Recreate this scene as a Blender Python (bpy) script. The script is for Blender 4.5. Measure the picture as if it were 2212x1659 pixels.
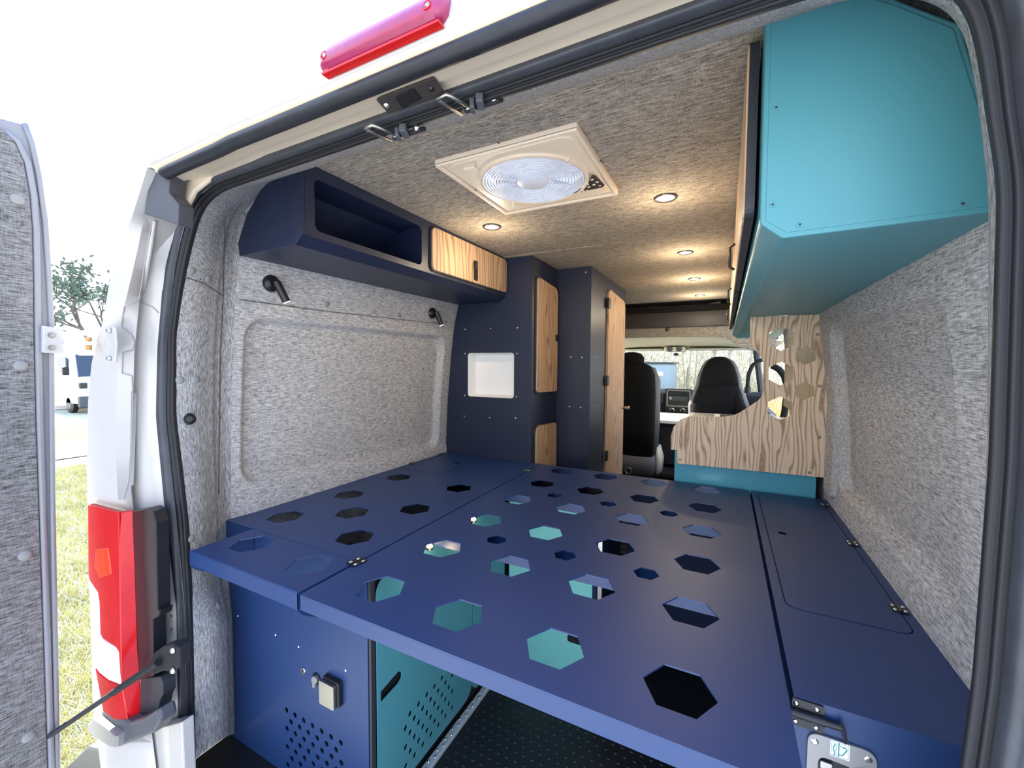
import bpy, bmesh, math, random
from math import sin, cos, pi, radians, sqrt, atan2
from mathutils import Vector, Matrix
from mathutils.geometry import tessellate_polygon
from mathutils.bvhtree import BVHTree
random.seed(7)
S = bpy.context.scene
for o in list(bpy.data.objects): bpy.data.objects.remove(o)
COL = S.collection
ZUP = 1.235            # eye height above the van floor; everything is laid out relative to the eye, then lifted

# ------------------------------------------------------------------ camera
FPX, CX, CY = 896.1, 1106.0, 829.5
yaw, pit, rol = radians(27.14), radians(2.84), radians(0.337)
FW = Vector((-sin(yaw)*cos(pit), cos(yaw)*cos(pit), -sin(pit)))
R0 = Vector((cos(yaw), sin(yaw), 0)); U0 = R0.cross(FW)
RT = R0*cos(rol) + U0*sin(rol); UP = -R0*sin(rol) + U0*cos(rol)
cd = bpy.data.cameras.new('camera'); cam = bpy.data.objects.new('camera', cd); COL.objects.link(cam)
cd.sensor_fit = 'HORIZONTAL'; cd.sensor_width = 36; cd.lens = FPX/2212*36; cd.clip_start = 0.02; cd.clip_end = 400
m = Matrix((RT, UP, -FW)).transposed().to_4x4(); cam.matrix_world = m
S.camera = cam
# ------------------------------------------------------------------ light
S.view_settings.view_transform = 'Standard'; S.view_settings.look = 'None'
S.view_settings.gamma = 1.0; S.view_settings.use_curve_mapping = False
S.view_settings.exposure = 0.0
W = bpy.data.worlds.new('sky'); S.world = W; W.use_nodes = True
nt = W.node_tree; nt.nodes.clear()
wo = nt.nodes.new('ShaderNodeOutputWorld'); bg = nt.nodes.new('ShaderNodeBackground')
tc = nt.nodes.new('ShaderNodeTexCoord'); sx = nt.nodes.new('ShaderNodeSeparateXYZ'); rp = nt.nodes.new('ShaderNodeValToRGB')
nt.links.new(tc.outputs['Generated'], sx.inputs[0]); nt.links.new(sx.outputs['Z'], rp.inputs[0])
rp.color_ramp.elements[0].position = 0.0; rp.color_ramp.elements[0].color = (0.95, 0.97, 1.0, 1)
rp.color_ramp.elements[1].position = 0.95; rp.color_ramp.elements[1].color = (0.22, 0.45, 1.0, 1)
nt.links.new(rp.outputs[0], bg.inputs[0]); bg.inputs[1].default_value = 3.5
nt.links.new(bg.outputs[0], wo.inputs[0])
sd = bpy.data.lights.new('sun', 'SUN'); sd.energy = 18.0; sd.angle = radians(0.6); sd.color = (1, 0.95, 0.86)
sun = bpy.data.objects.new('sun', sd); COL.objects.link(sun)
sun.rotation_euler = Vector((-0.90, 0.10, 0.46)).to_track_quat('Z', 'Y').to_euler()
sun.location = (-4, -2, 6)

# ------------------------------------------------------------------ helpers
def ray(px, py): return RT*((px-CX)/FPX) - UP*((py-CY)/FPX) + FW
def at(px, py, **k):
    d = ray(px, py); a, v = list(k.items())[0]; i = 'XYZ'.index(a)
    return d*(v/d[i])
WL = {}
def tag(o, label=None, cat=None, group=None, kind=None):
    if label: o['label'] = label
    if cat: o['category'] = cat
    if group: o['group'] = group
    if kind: o['kind'] = kind
    return o
def thing(name, label, cat, loc, group=None):
    o = bpy.data.objects.new(name, None); COL.objects.link(o); o.empty_display_size = 0.05
    o.location = loc; WL[o.name] = Vector(loc)
    return tag(o, label, cat, group)
def setting(name, loc=(0, 0, 0)):
    o = bpy.data.objects.new(name, None); COL.objects.link(o); o.location = loc; WL[o.name] = Vector(loc)
    o['kind'] = 'structure'; return o
def obj(name, data, mat, parent=None, bevel=0, smooth=False, seg=2, kind=None, label=None, cat=None, group=None, sub=0):
    """data: bmesh or (verts, faces), world coordinates -> one mesh object"""
    if isinstance(data, bmesh.types.BMesh):
        me = bpy.data.meshes.new(name); data.to_mesh(me); data.free()
    elif isinstance(data, tuple):
        me = bpy.data.meshes.new(name); me.from_pydata([tuple(v) for v in data[0]], [], data[1]); me.update()
    else: me = data
    bm = bmesh.new(); bm.from_mesh(me)
    bmesh.ops.recalc_face_normals(bm, faces=bm.faces)
    c = Vector((0, 0, 0))
    if bm.verts:
        xs = [v.co for v in bm.verts]
        lo = Vector([min(v[i] for v in xs) for i in range(3)]); hi = Vector([max(v[i] for v in xs) for i in range(3)])
        c = (lo+hi)/2
        if parent is None: c.z = lo.z
    bmesh.ops.translate(bm, verts=bm.verts, vec=-c); bm.to_mesh(me); bm.free()
    o = bpy.data.objects.new(name, me); COL.objects.link(o)
    WL[o.name] = c.copy()
    if parent is not None:
        o.parent = parent; o.location = c - WL[parent.name]
    else: o.location = c
    mats = mat if isinstance(mat, (list, tuple)) else [mat]
    for m_ in mats: me.materials.append(m_)
    if smooth:
        for p in me.polygons: p.use_smooth = True
    if smooth == 'auto':
        try: me.set_sharp_from_angle(angle=radians(40))
        except Exception: pass
    if bevel:
        b = o.modifiers.new('bevel', 'BEVEL'); b.width = bevel; b.segments = seg; b.limit_method = 'ANGLE'; b.angle_limit = radians(35)
    if sub:
        s_ = o.modifiers.new('sub', 'SUBSURF'); s_.levels = sub; s_.render_levels = sub
    return tag(o, label, cat, group, kind)
def add_box(bm, lo, hi, rot=None, cen=None):
    lo = Vector(lo); hi = Vector(hi)
    r = bmesh.ops.create_cube(bm, size=1); vs = r['verts']
    for v in vs:
        v.co = Vector([lo[i] + (v.co[i]+0.5)*(hi[i]-lo[i]) for i in range(3)])
    if rot is not None:
        c = Vector(cen) if cen is not None else (lo+hi)/2
        for v in vs: v.co = rot @ (v.co-c) + c
    return vs
def box(lo, hi, **k):
    bm = bmesh.new(); add_box(bm, lo, hi, **k); return bm
def add_tube(bm, pts, r, n=10, caps=True):
    pts = [Vector(p) for p in pts]; rr = r if isinstance(r, (list, tuple)) else [r]*len(pts)
    rings = []; prev = None
    for i, p in enumerate(pts):
        t = (pts[min(i+1, len(pts)-1)] - pts[max(i-1, 0)]).normalized()
        if prev is None:
            a = Vector((0, 0, 1)) if abs(t.z) < 0.9 else Vector((1, 0, 0)); u = t.cross(a).normalized()
        else: u = (prev - t*prev.dot(t)).normalized()
        prev = u; w = t.cross(u)
        rings.append([bm.verts.new(p + (u*cos(2*pi*k/n) + w*sin(2*pi*k/n))*rr[i]) for k in range(n)])
    for a, b in zip(rings, rings[1:]):
        for k in range(n): bm.faces.new((a[k], a[(k+1) % n], b[(k+1) % n], b[k]))
    if caps: bm.faces.new(rings[0][::-1]); bm.faces.new(rings[-1])
def tube(pts, r, n=10):
    bm = bmesh.new(); add_tube(bm, pts, r, n); return bm
def add_lathe(bm, prof, org, axis, n=24):
    """prof: (radius, height along axis)"""
    org = Vector(org); ax = Vector(axis).normalized()
    a = Vector((0, 0, 1)) if abs(ax.z) < 0.9 else Vector((1, 0, 0)); u = ax.cross(a).normalized(); w = ax.cross(u)
    rings = []
    for r, h in prof:
        if r < 1e-6: rings.append([bm.verts.new(org+ax*h)]*n)
        else: rings.append([bm.verts.new(org + ax*h + (u*cos(2*pi*k/n)+w*sin(2*pi*k/n))*r) for k in range(n)])
    for A, B in zip(rings, rings[1:]):
        for k in range(n):
            q = []
            for v in (A[k], A[(k+1) % n], B[(k+1) % n], B[k]):
                if v not in q: q.append(v)
            if len(q) > 2:
                try: bm.faces.new(q)
                except ValueError: pass
def lathe(prof, org, axis, n=24):
    bm = bmesh.new(); add_lathe(bm, prof, org, axis, n); return bm
def hexa(x, y, r, a0=0): return [(x+r*cos(a0+k*pi/3), y+r*sin(a0+k*pi/3)) for k in range(6)]
def circ(x, y, r, n=16): return [(x+r*cos(2*pi*k/n), y+r*sin(2*pi*k/n)) for k in range(n)]
def rnd(pts, r, n=5):
    """round the corners of a polygon; r a number or one per corner"""
    out = []; N = len(pts)
    for i in range(N):
        p = Vector(pts[i]); a = Vector(pts[i-1]); b = Vector(pts[(i+1) % N]); ri = r[i] if isinstance(r, (list, tuple)) else r
        if ri <= 0: out.append(tuple(p)); continue
        da = (a-p); db = (b-p); la, lb = da.length, db.length; da.normalize(); db.normalize()
        ang = da.angle(db); d = min(ri/math.tan(ang/2), la*0.49, lb*0.49)
        A = p+da*d; B = p+db*d
        for k in range(n+1):
            t = k/n; out.append(tuple(A*(1-t)**2 + p*2*t*(1-t) + B*t*t))
    return out
def rect(x0, y0, x1, y1, r=0, n=5):
    p = [(x0, y0), (x1, y0), (x1, y1), (x0, y1)]
    return rnd(p, r, n) if r else p
PL = {'X': (Vector((0, 1, 0)), Vector((0, 0, 1))), 'Y': (Vector((1, 0, 0)), Vector((0, 0, 1))), 'Z': (Vector((1, 0, 0)), Vector((0, 1, 0)))}
def add_plate(bm, outer, holes, u, v, org, nrm, thick):
    """flat sheet with real holes: outline + holes in (u,v), from org along nrm*thick"""
    loops = [outer]+list(holes); polys = [[Vector((p[0], p[1], 0)) for p in l] for l in loops]
    tris = tessellate_polygon(polys); flat = [p for l in polys for p in l]
    org = Vector(org); nrm = Vector(nrm).normalized()
    A = [bm.verts.new(org+u*p.x+v*p.y) for p in flat]; B = [bm.verts.new(org+u*p.x+v*p.y+nrm*thick) for p in flat]
    for t in tris:
        if len(set(t)) < 3: continue
        try:
            bm.faces.new([A[i] for i in t]); bm.faces.new([B[i] for i in reversed(t)])
        except ValueError: pass
    k = 0
    for l in polys:
        n = len(l)
        for i in range(n):
            j = (i+1) % n
            bm.faces.new((A[k+i], A[k+j], B[k+j], B[k+i]))
        k += n
def plate(outer, holes, plane, c, thick):
    """sheet on the plane X|Y|Z = c; thick may be negative to grow the other way"""
    u, v = PL[plane]; n = {'X': Vector((1, 0, 0)), 'Y': Vector((0, 1, 0)), 'Z': Vector((0, 0, 1))}[plane]
    bm = bmesh.new(); add_plate(bm, outer, holes, u, v, n*c, n*(1 if thick > 0 else -1), abs(thick)); return bm
def prism_px(px, depth_pt, nrm, thick):
    """outline read in the photograph, set on the plane through depth_pt with normal nrm, given real thickness"""
    nrm = Vector(nrm).normalized(); P = []
    for x, y in px:
        d = ray(x, y); P.append(d*(Vector(depth_pt).dot(nrm)/d.dot(nrm)))
    a = Vector((0, 0, 1)); u = a.cross(nrm).normalized(); v = nrm.cross(u); o = Vector(depth_pt)
    bm = bmesh.new(); add_plate(bm, [((p-o).dot(u), (p-o).dot(v)) for p in P], [], u, v, o, nrm, thick); return bm
def grid(fn, nu, nv):
    V = [fn(i/nu, j/nv) for j in range(nv+1) for i in range(nu+1)]
    F = [(j*(nu+1)+i, j*(nu+1)+i+1, (j+1)*(nu+1)+i+1, (j+1)*(nu+1)+i) for j in range(nv) for i in range(nu)]
    return (V, F)
def loft(rings, cap=True):
    n = len(rings[0]); V = [p for r in rings for p in r]; F = []
    for j in range(len(rings)-1):
        for k in range(n): F.append((j*n+k, j*n+(k+1) % n, (j+1)*n+(k+1) % n, (j+1)*n+k))
    if cap: F += [tuple(range(n))[::-1], tuple(range((len(rings)-1)*n, len(rings)*n))]
    return (V, F)
def sell(cx, cy, rx, ry, z, p=3.0, n=24):
    r = []
    for k in range(n):
        a = 2*pi*k/n; c, s = cos(a), sin(a)
        r.append(Vector((cx+rx*math.copysign(abs(c)**(2/p), c), cy+ry*math.copysign(abs(s)**(2/p), s), z)))
    return r
def interp(tab, t):
    if t <= tab[0][0]: return tab[0][1]
    for (a, x), (b, y) in zip(tab, tab[1:]):
        if t <= b: return x+(y-x)*(t-a)/(b-a)
    return tab[-1][1]
def sstep(a, b, x):
    t = max(0, min(1, (x-a)/(b-a))); return t*t*(3-2*t)

# ------------------------------------------------------------------ materials
def mat(name, col, rough=0.5, metal=0.0, spec=0.5, emit=None, es=1.0, trans=0, alpha=1, bump=0, bscale=200, var=0, vscale=8, coat=0, ior=1.45):
    M = bpy.data.materials.new(name); M.use_nodes = True; n = M.node_tree; b = n.nodes['Principled BSDF']
    b.inputs['Base Color'].default_value = (*col, 1); b.inputs['Roughness'].default_value = rough; b.inputs['Metallic'].default_value = metal
    b.inputs['Specular IOR Level'].default_value = spec; b.inputs['Transmission Weight'].default_value = trans; b.inputs['Alpha'].default_value = alpha
    b.inputs['Coat Weight'].default_value = coat; b.inputs['IOR'].default_value = ior
    if emit: b.inputs['Emission Color'].default_value = (*emit, 1); b.inputs['Emission Strength'].default_value = es
    t = n.nodes.new('ShaderNodeTexCoord')
    if var:
        no = n.nodes.new('ShaderNodeTexNoise'); no.inputs['Scale'].default_value = vscale; no.inputs['Detail'].default_value = 4
        n.links.new(t.outputs['Object'], no.inputs['Vector'])
        mx = n.nodes.new('ShaderNodeMix'); mx.data_type = 'RGBA'; mx.inputs['A'].default_value = (*[c*(1-var) for c in col], 1); mx.inputs['B'].default_value = (*[min(1, c*(1+var)) for c in col], 1)
        n.links.new(no.outputs['Fac'], mx.inputs['Factor']); n.links.new(mx.outputs['Result'], b.inputs['Base Color'])
    if bump:
        no = n.nodes.new('ShaderNodeTexNoise'); no.inputs['Scale'].default_value = bscale; no.inputs['Detail'].default_value = 3
        n.links.new(t.outputs['Object'], no.inputs['Vector'])
        bp = n.nodes.new('ShaderNodeBump'); bp.inputs['Strength'].default_value = bump; bp.inputs['Distance'].default_value = 0.001
        n.links.new(no.outputs['Fac'], bp.inputs['Height']); n.links.new(bp.outputs['Normal'], b.inputs['Normal'])
    return M
def felt(name, axis, dark=(0.12, 0.114, 0.108), light=(0.56, 0.54, 0.52)):
    """heathered carpet lining: short thread strokes mostly along one axis"""
    M = bpy.data.materials.new(name); M.use_nodes = True; n = M.node_tree; b = n.nodes['Principled BSDF']
    b.inputs['Roughness'].default_value = 0.95; b.inputs['Specular IOR Level'].default_value = 0.1
    t = n.nodes.new('ShaderNodeTexCoord')
    def strokes(ax, L, T, seed):
        mp = n.nodes.new('ShaderNodeMapping'); sc = [T, T, T]; sc['XYZ'.index(ax)] = L
        mp.inputs['Scale'].default_value = sc; mp.inputs['Location'].default_value = (seed, seed*2, seed*3)
        no = n.nodes.new('ShaderNodeTexNoise'); no.inputs['Scale'].default_value = 1; no.inputs['Detail'].default_value = 2.5; no.inputs['Roughness'].default_value = 0.6
        no.inputs['Distortion'].default_value = 0.25
        n.links.new(t.outputs['Object'], mp.inputs['Vector']); n.links.new(mp.outputs[0], no.inputs['Vector']); return no
    oth = {'X': 'Y', 'Y': 'Z', 'Z': 'X'}[axis]
    a = strokes(axis, 42, 400, 1.3); c = strokes(oth, 55, 380, 4.1); e = strokes(axis, 90, 90, 2.2)
    m1 = n.nodes.new('ShaderNodeMath'); m1.operation = 'MULTIPLY_ADD'; m1.inputs[1].default_value = 0.62
    m2 = n.nodes.new('ShaderNodeMath'); m2.operation = 'MULTIPLY_ADD'; m2.inputs[1].default_value = 0.26
    m3 = n.nodes.new('ShaderNodeMath'); m3.operation = 'MULTIPLY'; m3.inputs[1].default_value = 0.12
    n.links.new(e.outputs['Fac'], m3.inputs[0]); n.links.new(c.outputs['Fac'], m2.inputs[0]); n.links.new(m3.outputs[0], m2.inputs[2])
    n.links.new(a.outputs['Fac'], m1.inputs[0]); n.links.new(m2.outputs[0], m1.inputs[2])
    r = n.nodes.new('ShaderNodeValToRGB'); r.color_ramp.elements[0].position = 0.37; r.color_ramp.elements[1].position = 0.63
    r.color_ramp.elements[0].color = (*dark, 1); r.color_ramp.elements[1].color = (*light, 1)
    n.links.new(m1.outputs[0], r.inputs[0]); n.links.new(r.outputs[0], b.inputs['Base Color'])
    bp = n.nodes.new('ShaderNodeBump'); bp.inputs['Strength'].default_value = 0.5; bp.inputs['Distance'].default_value = 0.0012
    n.links.new(m1.outputs[0], bp.inputs['Height']); n.links.new(bp.outputs['Normal'], b.inputs['Normal'])
    return M
def wood(name, base, mid, line, scale=1.0, lines=16):
    """streaked olive-ash veneer, grain running up Z"""
    M = bpy.data.materials.new(name); M.use_nodes = True; n = M.node_tree; b = n.nodes['Principled BSDF']
    b.inputs['Roughness'].default_value = 0.55; b.inputs['Specular IOR Level'].default_value = 0.35
    t = n.nodes.new('ShaderNodeTexCoord')
    mp = n.nodes.new('ShaderNodeMapping'); mp.inputs['Scale'].default_value = (9*scale, 9*scale, 1.5*scale)
    no = n.nodes.new('ShaderNodeTexNoise'); no.inputs['Scale'].default_value = 1; no.inputs['Detail'].default_value = 2.2; no.inputs['Roughness'].default_value = 0.5; no.inputs['Distortion'].default_value = 0.15
    n.links.new(t.outputs['Object'], mp.inputs['Vector']); n.links.new(mp.outputs[0], no.inputs['Vector'])
    ml = n.nodes.new('ShaderNodeMath'); ml.operation = 'MULTIPLY'; ml.inputs[1].default_value = lines*.34
    sp_ = n.nodes.new('ShaderNodeSeparateXYZ'); n.links.new(t.outputs['Object'], sp_.inputs[0])
    ad = n.nodes.new('ShaderNodeMath'); ad.operation = 'ADD'; n.links.new(sp_.outputs['X'], ad.inputs[0]); n.links.new(sp_.outputs['Y'], ad.inputs[1])
    ma = n.nodes.new('ShaderNodeMath'); ma.operation = 'MULTIPLY_ADD'; ma.inputs[1].default_value = 34*scale
    fr = n.nodes.new('ShaderNodeMath'); fr.operation = 'FRACT'
    n.links.new(no.outputs['Fac'], ml.inputs[0]); n.links.new(ad.outputs[0], ma.inputs[0]); n.links.new(ml.outputs[0], ma.inputs[2]); n.links.new(ma.outputs[0], fr.inputs[0])
    r = n.nodes.new('ShaderNodeValToRGB'); e = r.color_ramp.elements
    e[0].position = 0; e[0].color = (*line, 1); e[1].position = 1; e[1].color = (*mid, 1)
    for p, c in ((0.13, mid), (0.35, base), (0.8, base), (0.97, line)):
        q = e.new(p); q.color = (*c, 1)
    n.links.new(fr.outputs[0], r.inputs[0])
    mp2 = n.nodes.new('ShaderNodeMapping'); mp2.inputs['Scale'].default_value = (260, 260, 9)
    n2 = n.nodes.new('ShaderNodeTexNoise'); n2.inputs['Scale'].default_value = 1; n2.inputs['Detail'].default_value = 2
    n.links.new(t.outputs['Object'], mp2.inputs['Vector']); n.links.new(mp2.outputs[0], n2.inputs['Vector'])
    mx = n.nodes.new('ShaderNodeMix'); mx.data_type = 'RGBA'; mx.blend_type = 'MULTIPLY'; mx.inputs['Factor'].default_value = 0.35
    n.links.new(r.outputs[0], mx.inputs['A']); n.links.new(n2.outputs['Color'], mx.inputs['B'])
    hs = n.nodes.new('ShaderNodeMapRange'); hs.inputs['From Min'].default_value = 0.2; hs.inputs['From Max'].default_value = 0.7; hs.inputs['To Min'].default_value = 0.55; hs.inputs['To Max'].default_value = 1.0
    n.links.new(n2.outputs['Fac'], hs.inputs['Value']); n.links.new(hs.outputs[0], mx.inputs['B'])
    n.links.new(mx.outputs['Result'], b.inputs['Base Color'])
    return M
M = {}
M['felt_x'] = felt('felt_ceiling', 'X', (0.105, 0.087, 0.066), (0.49, 0.42, 0.335))  # grey felt turned browner overhead: warm downlight put into the colour
M['felt_y'] = felt('felt_wall', 'Y', (0.20, 0.192, 0.186), (0.70, 0.68, 0.66))
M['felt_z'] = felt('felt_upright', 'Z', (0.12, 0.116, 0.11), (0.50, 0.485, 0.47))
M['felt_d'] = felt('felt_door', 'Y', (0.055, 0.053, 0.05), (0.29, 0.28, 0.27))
M['felt_plain'] = mat('felt_button', (0.27, 0.265, 0.25), 0.9, spec=0.1, bump=0.3, bscale=900)
M['navy'] = mat('navy_board', (0.009, 0.035, 0.120), 0.45, spec=0.75, bump=0.12, bscale=1500)
M['navy_d'] = mat('navy_cabinet', (0.016, 0.022, 0.048), 0.42, spec=0.45, bump=0.12, bscale=1500)  # board navy dulled for the cabinets; warm lamp light put into its colour
M['navy_in'] = mat('navy_inside', (0.012, 0.02, 0.055), 0.7, spec=0.2)
M['teal'] = mat('teal_board', (0.075, 0.27, 0.31), 0.42, spec=0.5, bump=0.1, bscale=1500)
M['teal_k'] = mat('teal_kitchen', (0.075, 0.33, 0.43), 0.35, spec=0.5)
M['teal_l'] = mat('teal_light_board', (0.17, 0.52, 0.49), 0.45, spec=0.5)
M['wood'] = wood('olive_veneer', (0.60, 0.40, 0.25), (0.50, 0.31, 0.18), (0.27, 0.15, 0.08))
M['wood_p'] = wood('olive_panel', (0.80, 0.62, 0.45), (0.62, 0.44, 0.30), (0.34, 0.22, 0.14), scale=1.7, lines=20)
M['wood_g'] = wood('grey_veneer', (0.42, 0.38, 0.30), (0.33, 0.29, 0.22), (0.16, 0.14, 0.10), scale=1.3)
M['black'] = mat('black_plastic', (0.012, 0.012, 0.014), 0.35, spec=0.5)
M['black_m'] = mat('black_matt', (0.02, 0.02, 0.022), 0.7, spec=0.3)
M['edge'] = mat('dark_edge', (0.03, 0.032, 0.04), 0.5)
M['rubber'] = mat('rubber_seal', (0.035, 0.035, 0.042), 0.42, spec=0.5, bump=0.3, bscale=120, var=0.3, vscale=40)
M['rubber_d'] = mat('rubber_lip', (0.012, 0.012, 0.014), 0.55)
M['rail'] = mat('rail_rubber', (0.016, 0.017, 0.022), 0.40, spec=0.45, bump=0.4, bscale=60, var=0.45, vscale=25)
M['rail2'] = mat('scuffed_rail', (0.045, 0.048, 0.055), 0.42, spec=0.5, bump=0.4, bscale=60, var=0.5, vscale=25)
M['paint_l'] = mat('hinge_paint', (0.42, 0.41, 0.40), 0.35)
M['paint'] = mat('body_paint', (0.50, 0.475, 0.44), 0.3, spec=0.5, coat=0.3, var=0.05, vscale=5)
M['paint_c'] = mat('cream_paint', (0.74, 0.61, 0.44), 0.38, spec=0.5, var=0.06, vscale=9)
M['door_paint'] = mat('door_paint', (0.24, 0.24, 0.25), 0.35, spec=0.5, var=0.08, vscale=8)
M['red'] = mat('red_lens', (0.55, 0.008, 0.01), 0.2, spec=0.4, coat=0.15, var=0.2, vscale=20)
M['red_b'] = mat('brake_lens', (0.30, 0.02, 0.08), 0.3, spec=0.5, coat=0.4, var=0.35, vscale=30)
M['clear'] = mat('clear_lens', (0.95, 0.95, 0.95), 0.15, spec=0.6, coat=0.5)
M['grey_pl'] = mat('grey_plastic', (0.075, 0.078, 0.09), 0.5, var=0.15, vscale=20)
M['steel'] = mat('brushed_steel', (0.46, 0.44, 0.41), 0.36, metal=1.0)
M['plate'] = mat('grey_plate', (0.30, 0.29, 0.28), 0.4, metal=0.4)
M['screw'] = mat('screw_zinc', (0.85, 0.85, 0.82), 0.2, metal=1.0)
M['screwp'] = mat('screw_pale', (0.85, 0.85, 0.85), 0.4)
M['cream'] = mat('cream_plastic', (0.80, 0.66, 0.49), 0.42, spec=0.5)
M['grille'] = mat('pale_grille', (0.78, 0.80, 0.84), 0.35)
M['white'] = mat('white_plastic', (0.86, 0.85, 0.82), 0.45)
M['leather'] = mat('dark_brown_vinyl', (0.045, 0.036, 0.032), 0.45, bump=0.3, bscale=500)
M['seat'] = mat('black_seat_cloth', (0.006, 0.0065, 0.007), 0.85, spec=.25, bump=0.4, bscale=700)
M['seat_g'] = mat('grey_seat_base', (0.13, 0.125, 0.12), 0.5)
M['headliner'] = mat('cream_headliner', (0.72, 0.66, 0.47), 0.75)
M['ivory'] = mat('ivory_trim', (0.82, 0.78, 0.62), 0.5)
M['floor'] = mat('black_rubber_floor', (0.012, 0.013, 0.016), 0.42, spec=0.4)
M['galv'] = mat('galvanised_strip', (0.50, 0.54, 0.56), 0.4, metal=0.25, bump=0.4, bscale=120)
M['rust'] = mat('rusty_hinge', (0.52, 0.28, 0.09), 0.7, var=0.5, vscale=60)
M['cable'] = mat('cable_black', (0.03, 0.028, 0.03), 0.4)
M['lamp_on'] = mat('lamp_glow', (1, 0.9, 0.75), 0.4, emit=(1.0, 0.86, 0.66), es=14)
M['led_warm'] = mat('led_glow', (1, 0.8, 0.5), 0.4, emit=(1.0, 0.68, 0.30), es=22)
M['led_w'] = mat('led_strip_glow', (1, 0.9, 0.8), 0.4, emit=(1.0, 0.88, 0.7), es=9)
M['bark'] = mat('bark', (0.10, 0.085, 0.07), 0.9)
M['birch'] = mat('pale_bark', (0.46, 0.44, 0.38), 0.85, var=0.4, vscale=3)
M['leaf'] = mat('olive_leaf', (0.16, 0.20, 0.10), 0.8, var=0.4, vscale=2)
M['needle'] = mat('dull_green_leaf', (0.10, 0.14, 0.10), 0.8, var=0.3, vscale=2)
M['twig'] = mat('dry_twig', (0.50, 0.45, 0.33), 0.9, var=0.4, vscale=3)
M['reed'] = mat('dry_reed', (0.72, 0.52, 0.20), 0.85, var=0.3, vscale=3)
M['concrete'] = mat('concrete', (0.42, 0.43, 0.47), 0.85, var=0.12, vscale=1.5, bump=0.4, bscale=30)
M['asphalt'] = mat('pale_gravel', (0.80, 0.78, 0.74), 0.9, var=0.15, vscale=3)
M['vanwhite'] = mat('white_van_paint', (0.80, 0.81, 0.83), 0.3, coat=0.3)
M['glassdark'] = mat('dark_glass', (0.03, 0.04, 0.05), 0.08, spec=0.8)
M['bluegrey'] = mat('pale_blue_panel', (0.36, 0.47, 0.58), 0.5)
M['sticker'] = mat('white_sticker', (0.82, 0.88, 0.86), 0.35)
M['green'] = mat('green_ink', (0.03, 0.26, 0.24), 0.4)
M['ground'] = mat('grass_ground', (0.56, 0.53, 0.38), 0.95, var=0.55, vscale=2.6, bump=1.0, bscale=20)
M['bank'] = mat('grass_bank', (0.09, 0.15, 0.05), 0.95, var=0.5, vscale=1.5, bump=1.0, bscale=12)
M['blade'] = mat('grass_blade', (0.50, 0.47, 0.20), 0.8, var=0.5, vscale=2.3)
M['drybl'] = mat('dry_grass_blade', (0.78, 0.71, 0.52), 0.8, var=0.4, vscale=2.3)
def glass_mat():
    g = bpy.data.materials.new('window_glass'); g.use_nodes = True; n = g.node_tree; n.nodes.clear()
    o = n.nodes.new('ShaderNodeOutputMaterial'); t = n.nodes.new('ShaderNodeBsdfTransparent'); t.inputs[0].default_value = (0.93, 0.96, 0.94, 1)
    s = n.nodes.new('ShaderNodeBsdfGlossy'); s.inputs['Roughness'].default_value = 0.03
    f = n.nodes.new('ShaderNodeFresnel'); f.inputs[0].default_value = 1.45; x = n.nodes.new('ShaderNodeMixShader')
    n.links.new(f.outputs[0], x.inputs[0]); n.links.new(t.outputs[0], x.inputs[1]); n.links.new(s.outputs[0], x.inputs[2]); n.links.new(x.outputs[0], o.inputs[0]); return g
M['glass'] = glass_mat()
def lid_mat():
    g = bpy.data.materials.new('smoked_lid'); g.use_nodes = True; n = g.node_tree; n.nodes.clear()
    o = n.nodes.new('ShaderNodeOutputMaterial'); t = n.nodes.new('ShaderNodeBsdfTranslucent'); t.inputs[0].default_value = (0.75, 0.82, 0.92, 1)
    d = n.nodes.new('ShaderNodeBsdfDiffuse'); d.inputs[0].default_value = (0.8, 0.8, 0.8, 1); x = n.nodes.new('ShaderNodeMixShader'); x.inputs[0].default_value = 0.3
    n.links.new(t.outputs[0], x.inputs[1]); n.links.new(d.outputs[0], x.inputs[2]); n.links.new(x.outputs[0], o.inputs[0]); return g
M['lid'] = lid_mat()

FLOOR, BED, CEIL = -1.235, -0.51, 0.545
XC = -0.525
# ================================================================== STRUCTURE
HW = [(-1.3, .895), (-.5, .893), (-.2, .877), (0, .858), (.19, .836), (.33, .806), (.44, .778), (.50, .738), (.545, .67)]
HWR = HW[:5]+[(.33, .825), (.44, .80), (.50, .768), (.545, .70)]
def wall_x(side, z): return XC + side*interp(HW if side < 0 else HWR, z)
def recess(y, z, y0, y1, z0, z1, r=.07, e=.02):
    cx = max(y0+r, min(y1-r, y)); cz = max(z0+r, min(z1-r, z)); d = sqrt((y-cx)**2+(z-cz)**2)
    return 1 - sstep(r-e, r+e*.3, d)
def wall_fn(side, y0, y1):
    def f(a, b):
        y = y0+(y1-y0)*a
        z = FLOOR + (CEIL-FLOOR)*b
        x = wall_x(side, z)
        d = 0
        if side < 0:
            zb = -0.415 - 0.05*(y-.8)
            d += .034*recess(y, z, .80, 1.86, zb, .145)
            d += .004*(1-sstep(.001, .005, abs(z-.2)))
            d -= .018*(1-sstep(-.50, -.43, z))*sstep(.75, .85, y)*0.6
        else:
            d += .034*recess(y, z, .95, 1.80, -.43, .13)
            d += .012*recess(y, z, .9, 1.93, .2, .5, .03, .02)
            d -= .018*(1-sstep(-.50, -.42, z))*0.6
        return Vector((x+side*d, y, z))
    return f
def bvh_of(data): return BVHTree.FromPolygons([tuple(v) for v in data[0]], data[1])
wl = grid(wall_fn(-1, .765, 4.1), 560, 300); BW = bvh_of(wl)
obj('wall_left', wl, M['felt_y'], smooth=True, kind='structure')
wr = grid(wall_fn(1, .765, 3.02), 380, 300); BR = bvh_of(wr)
obj('wall_right', wr, M['felt_y'], smooth=True, kind='structure')
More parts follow.
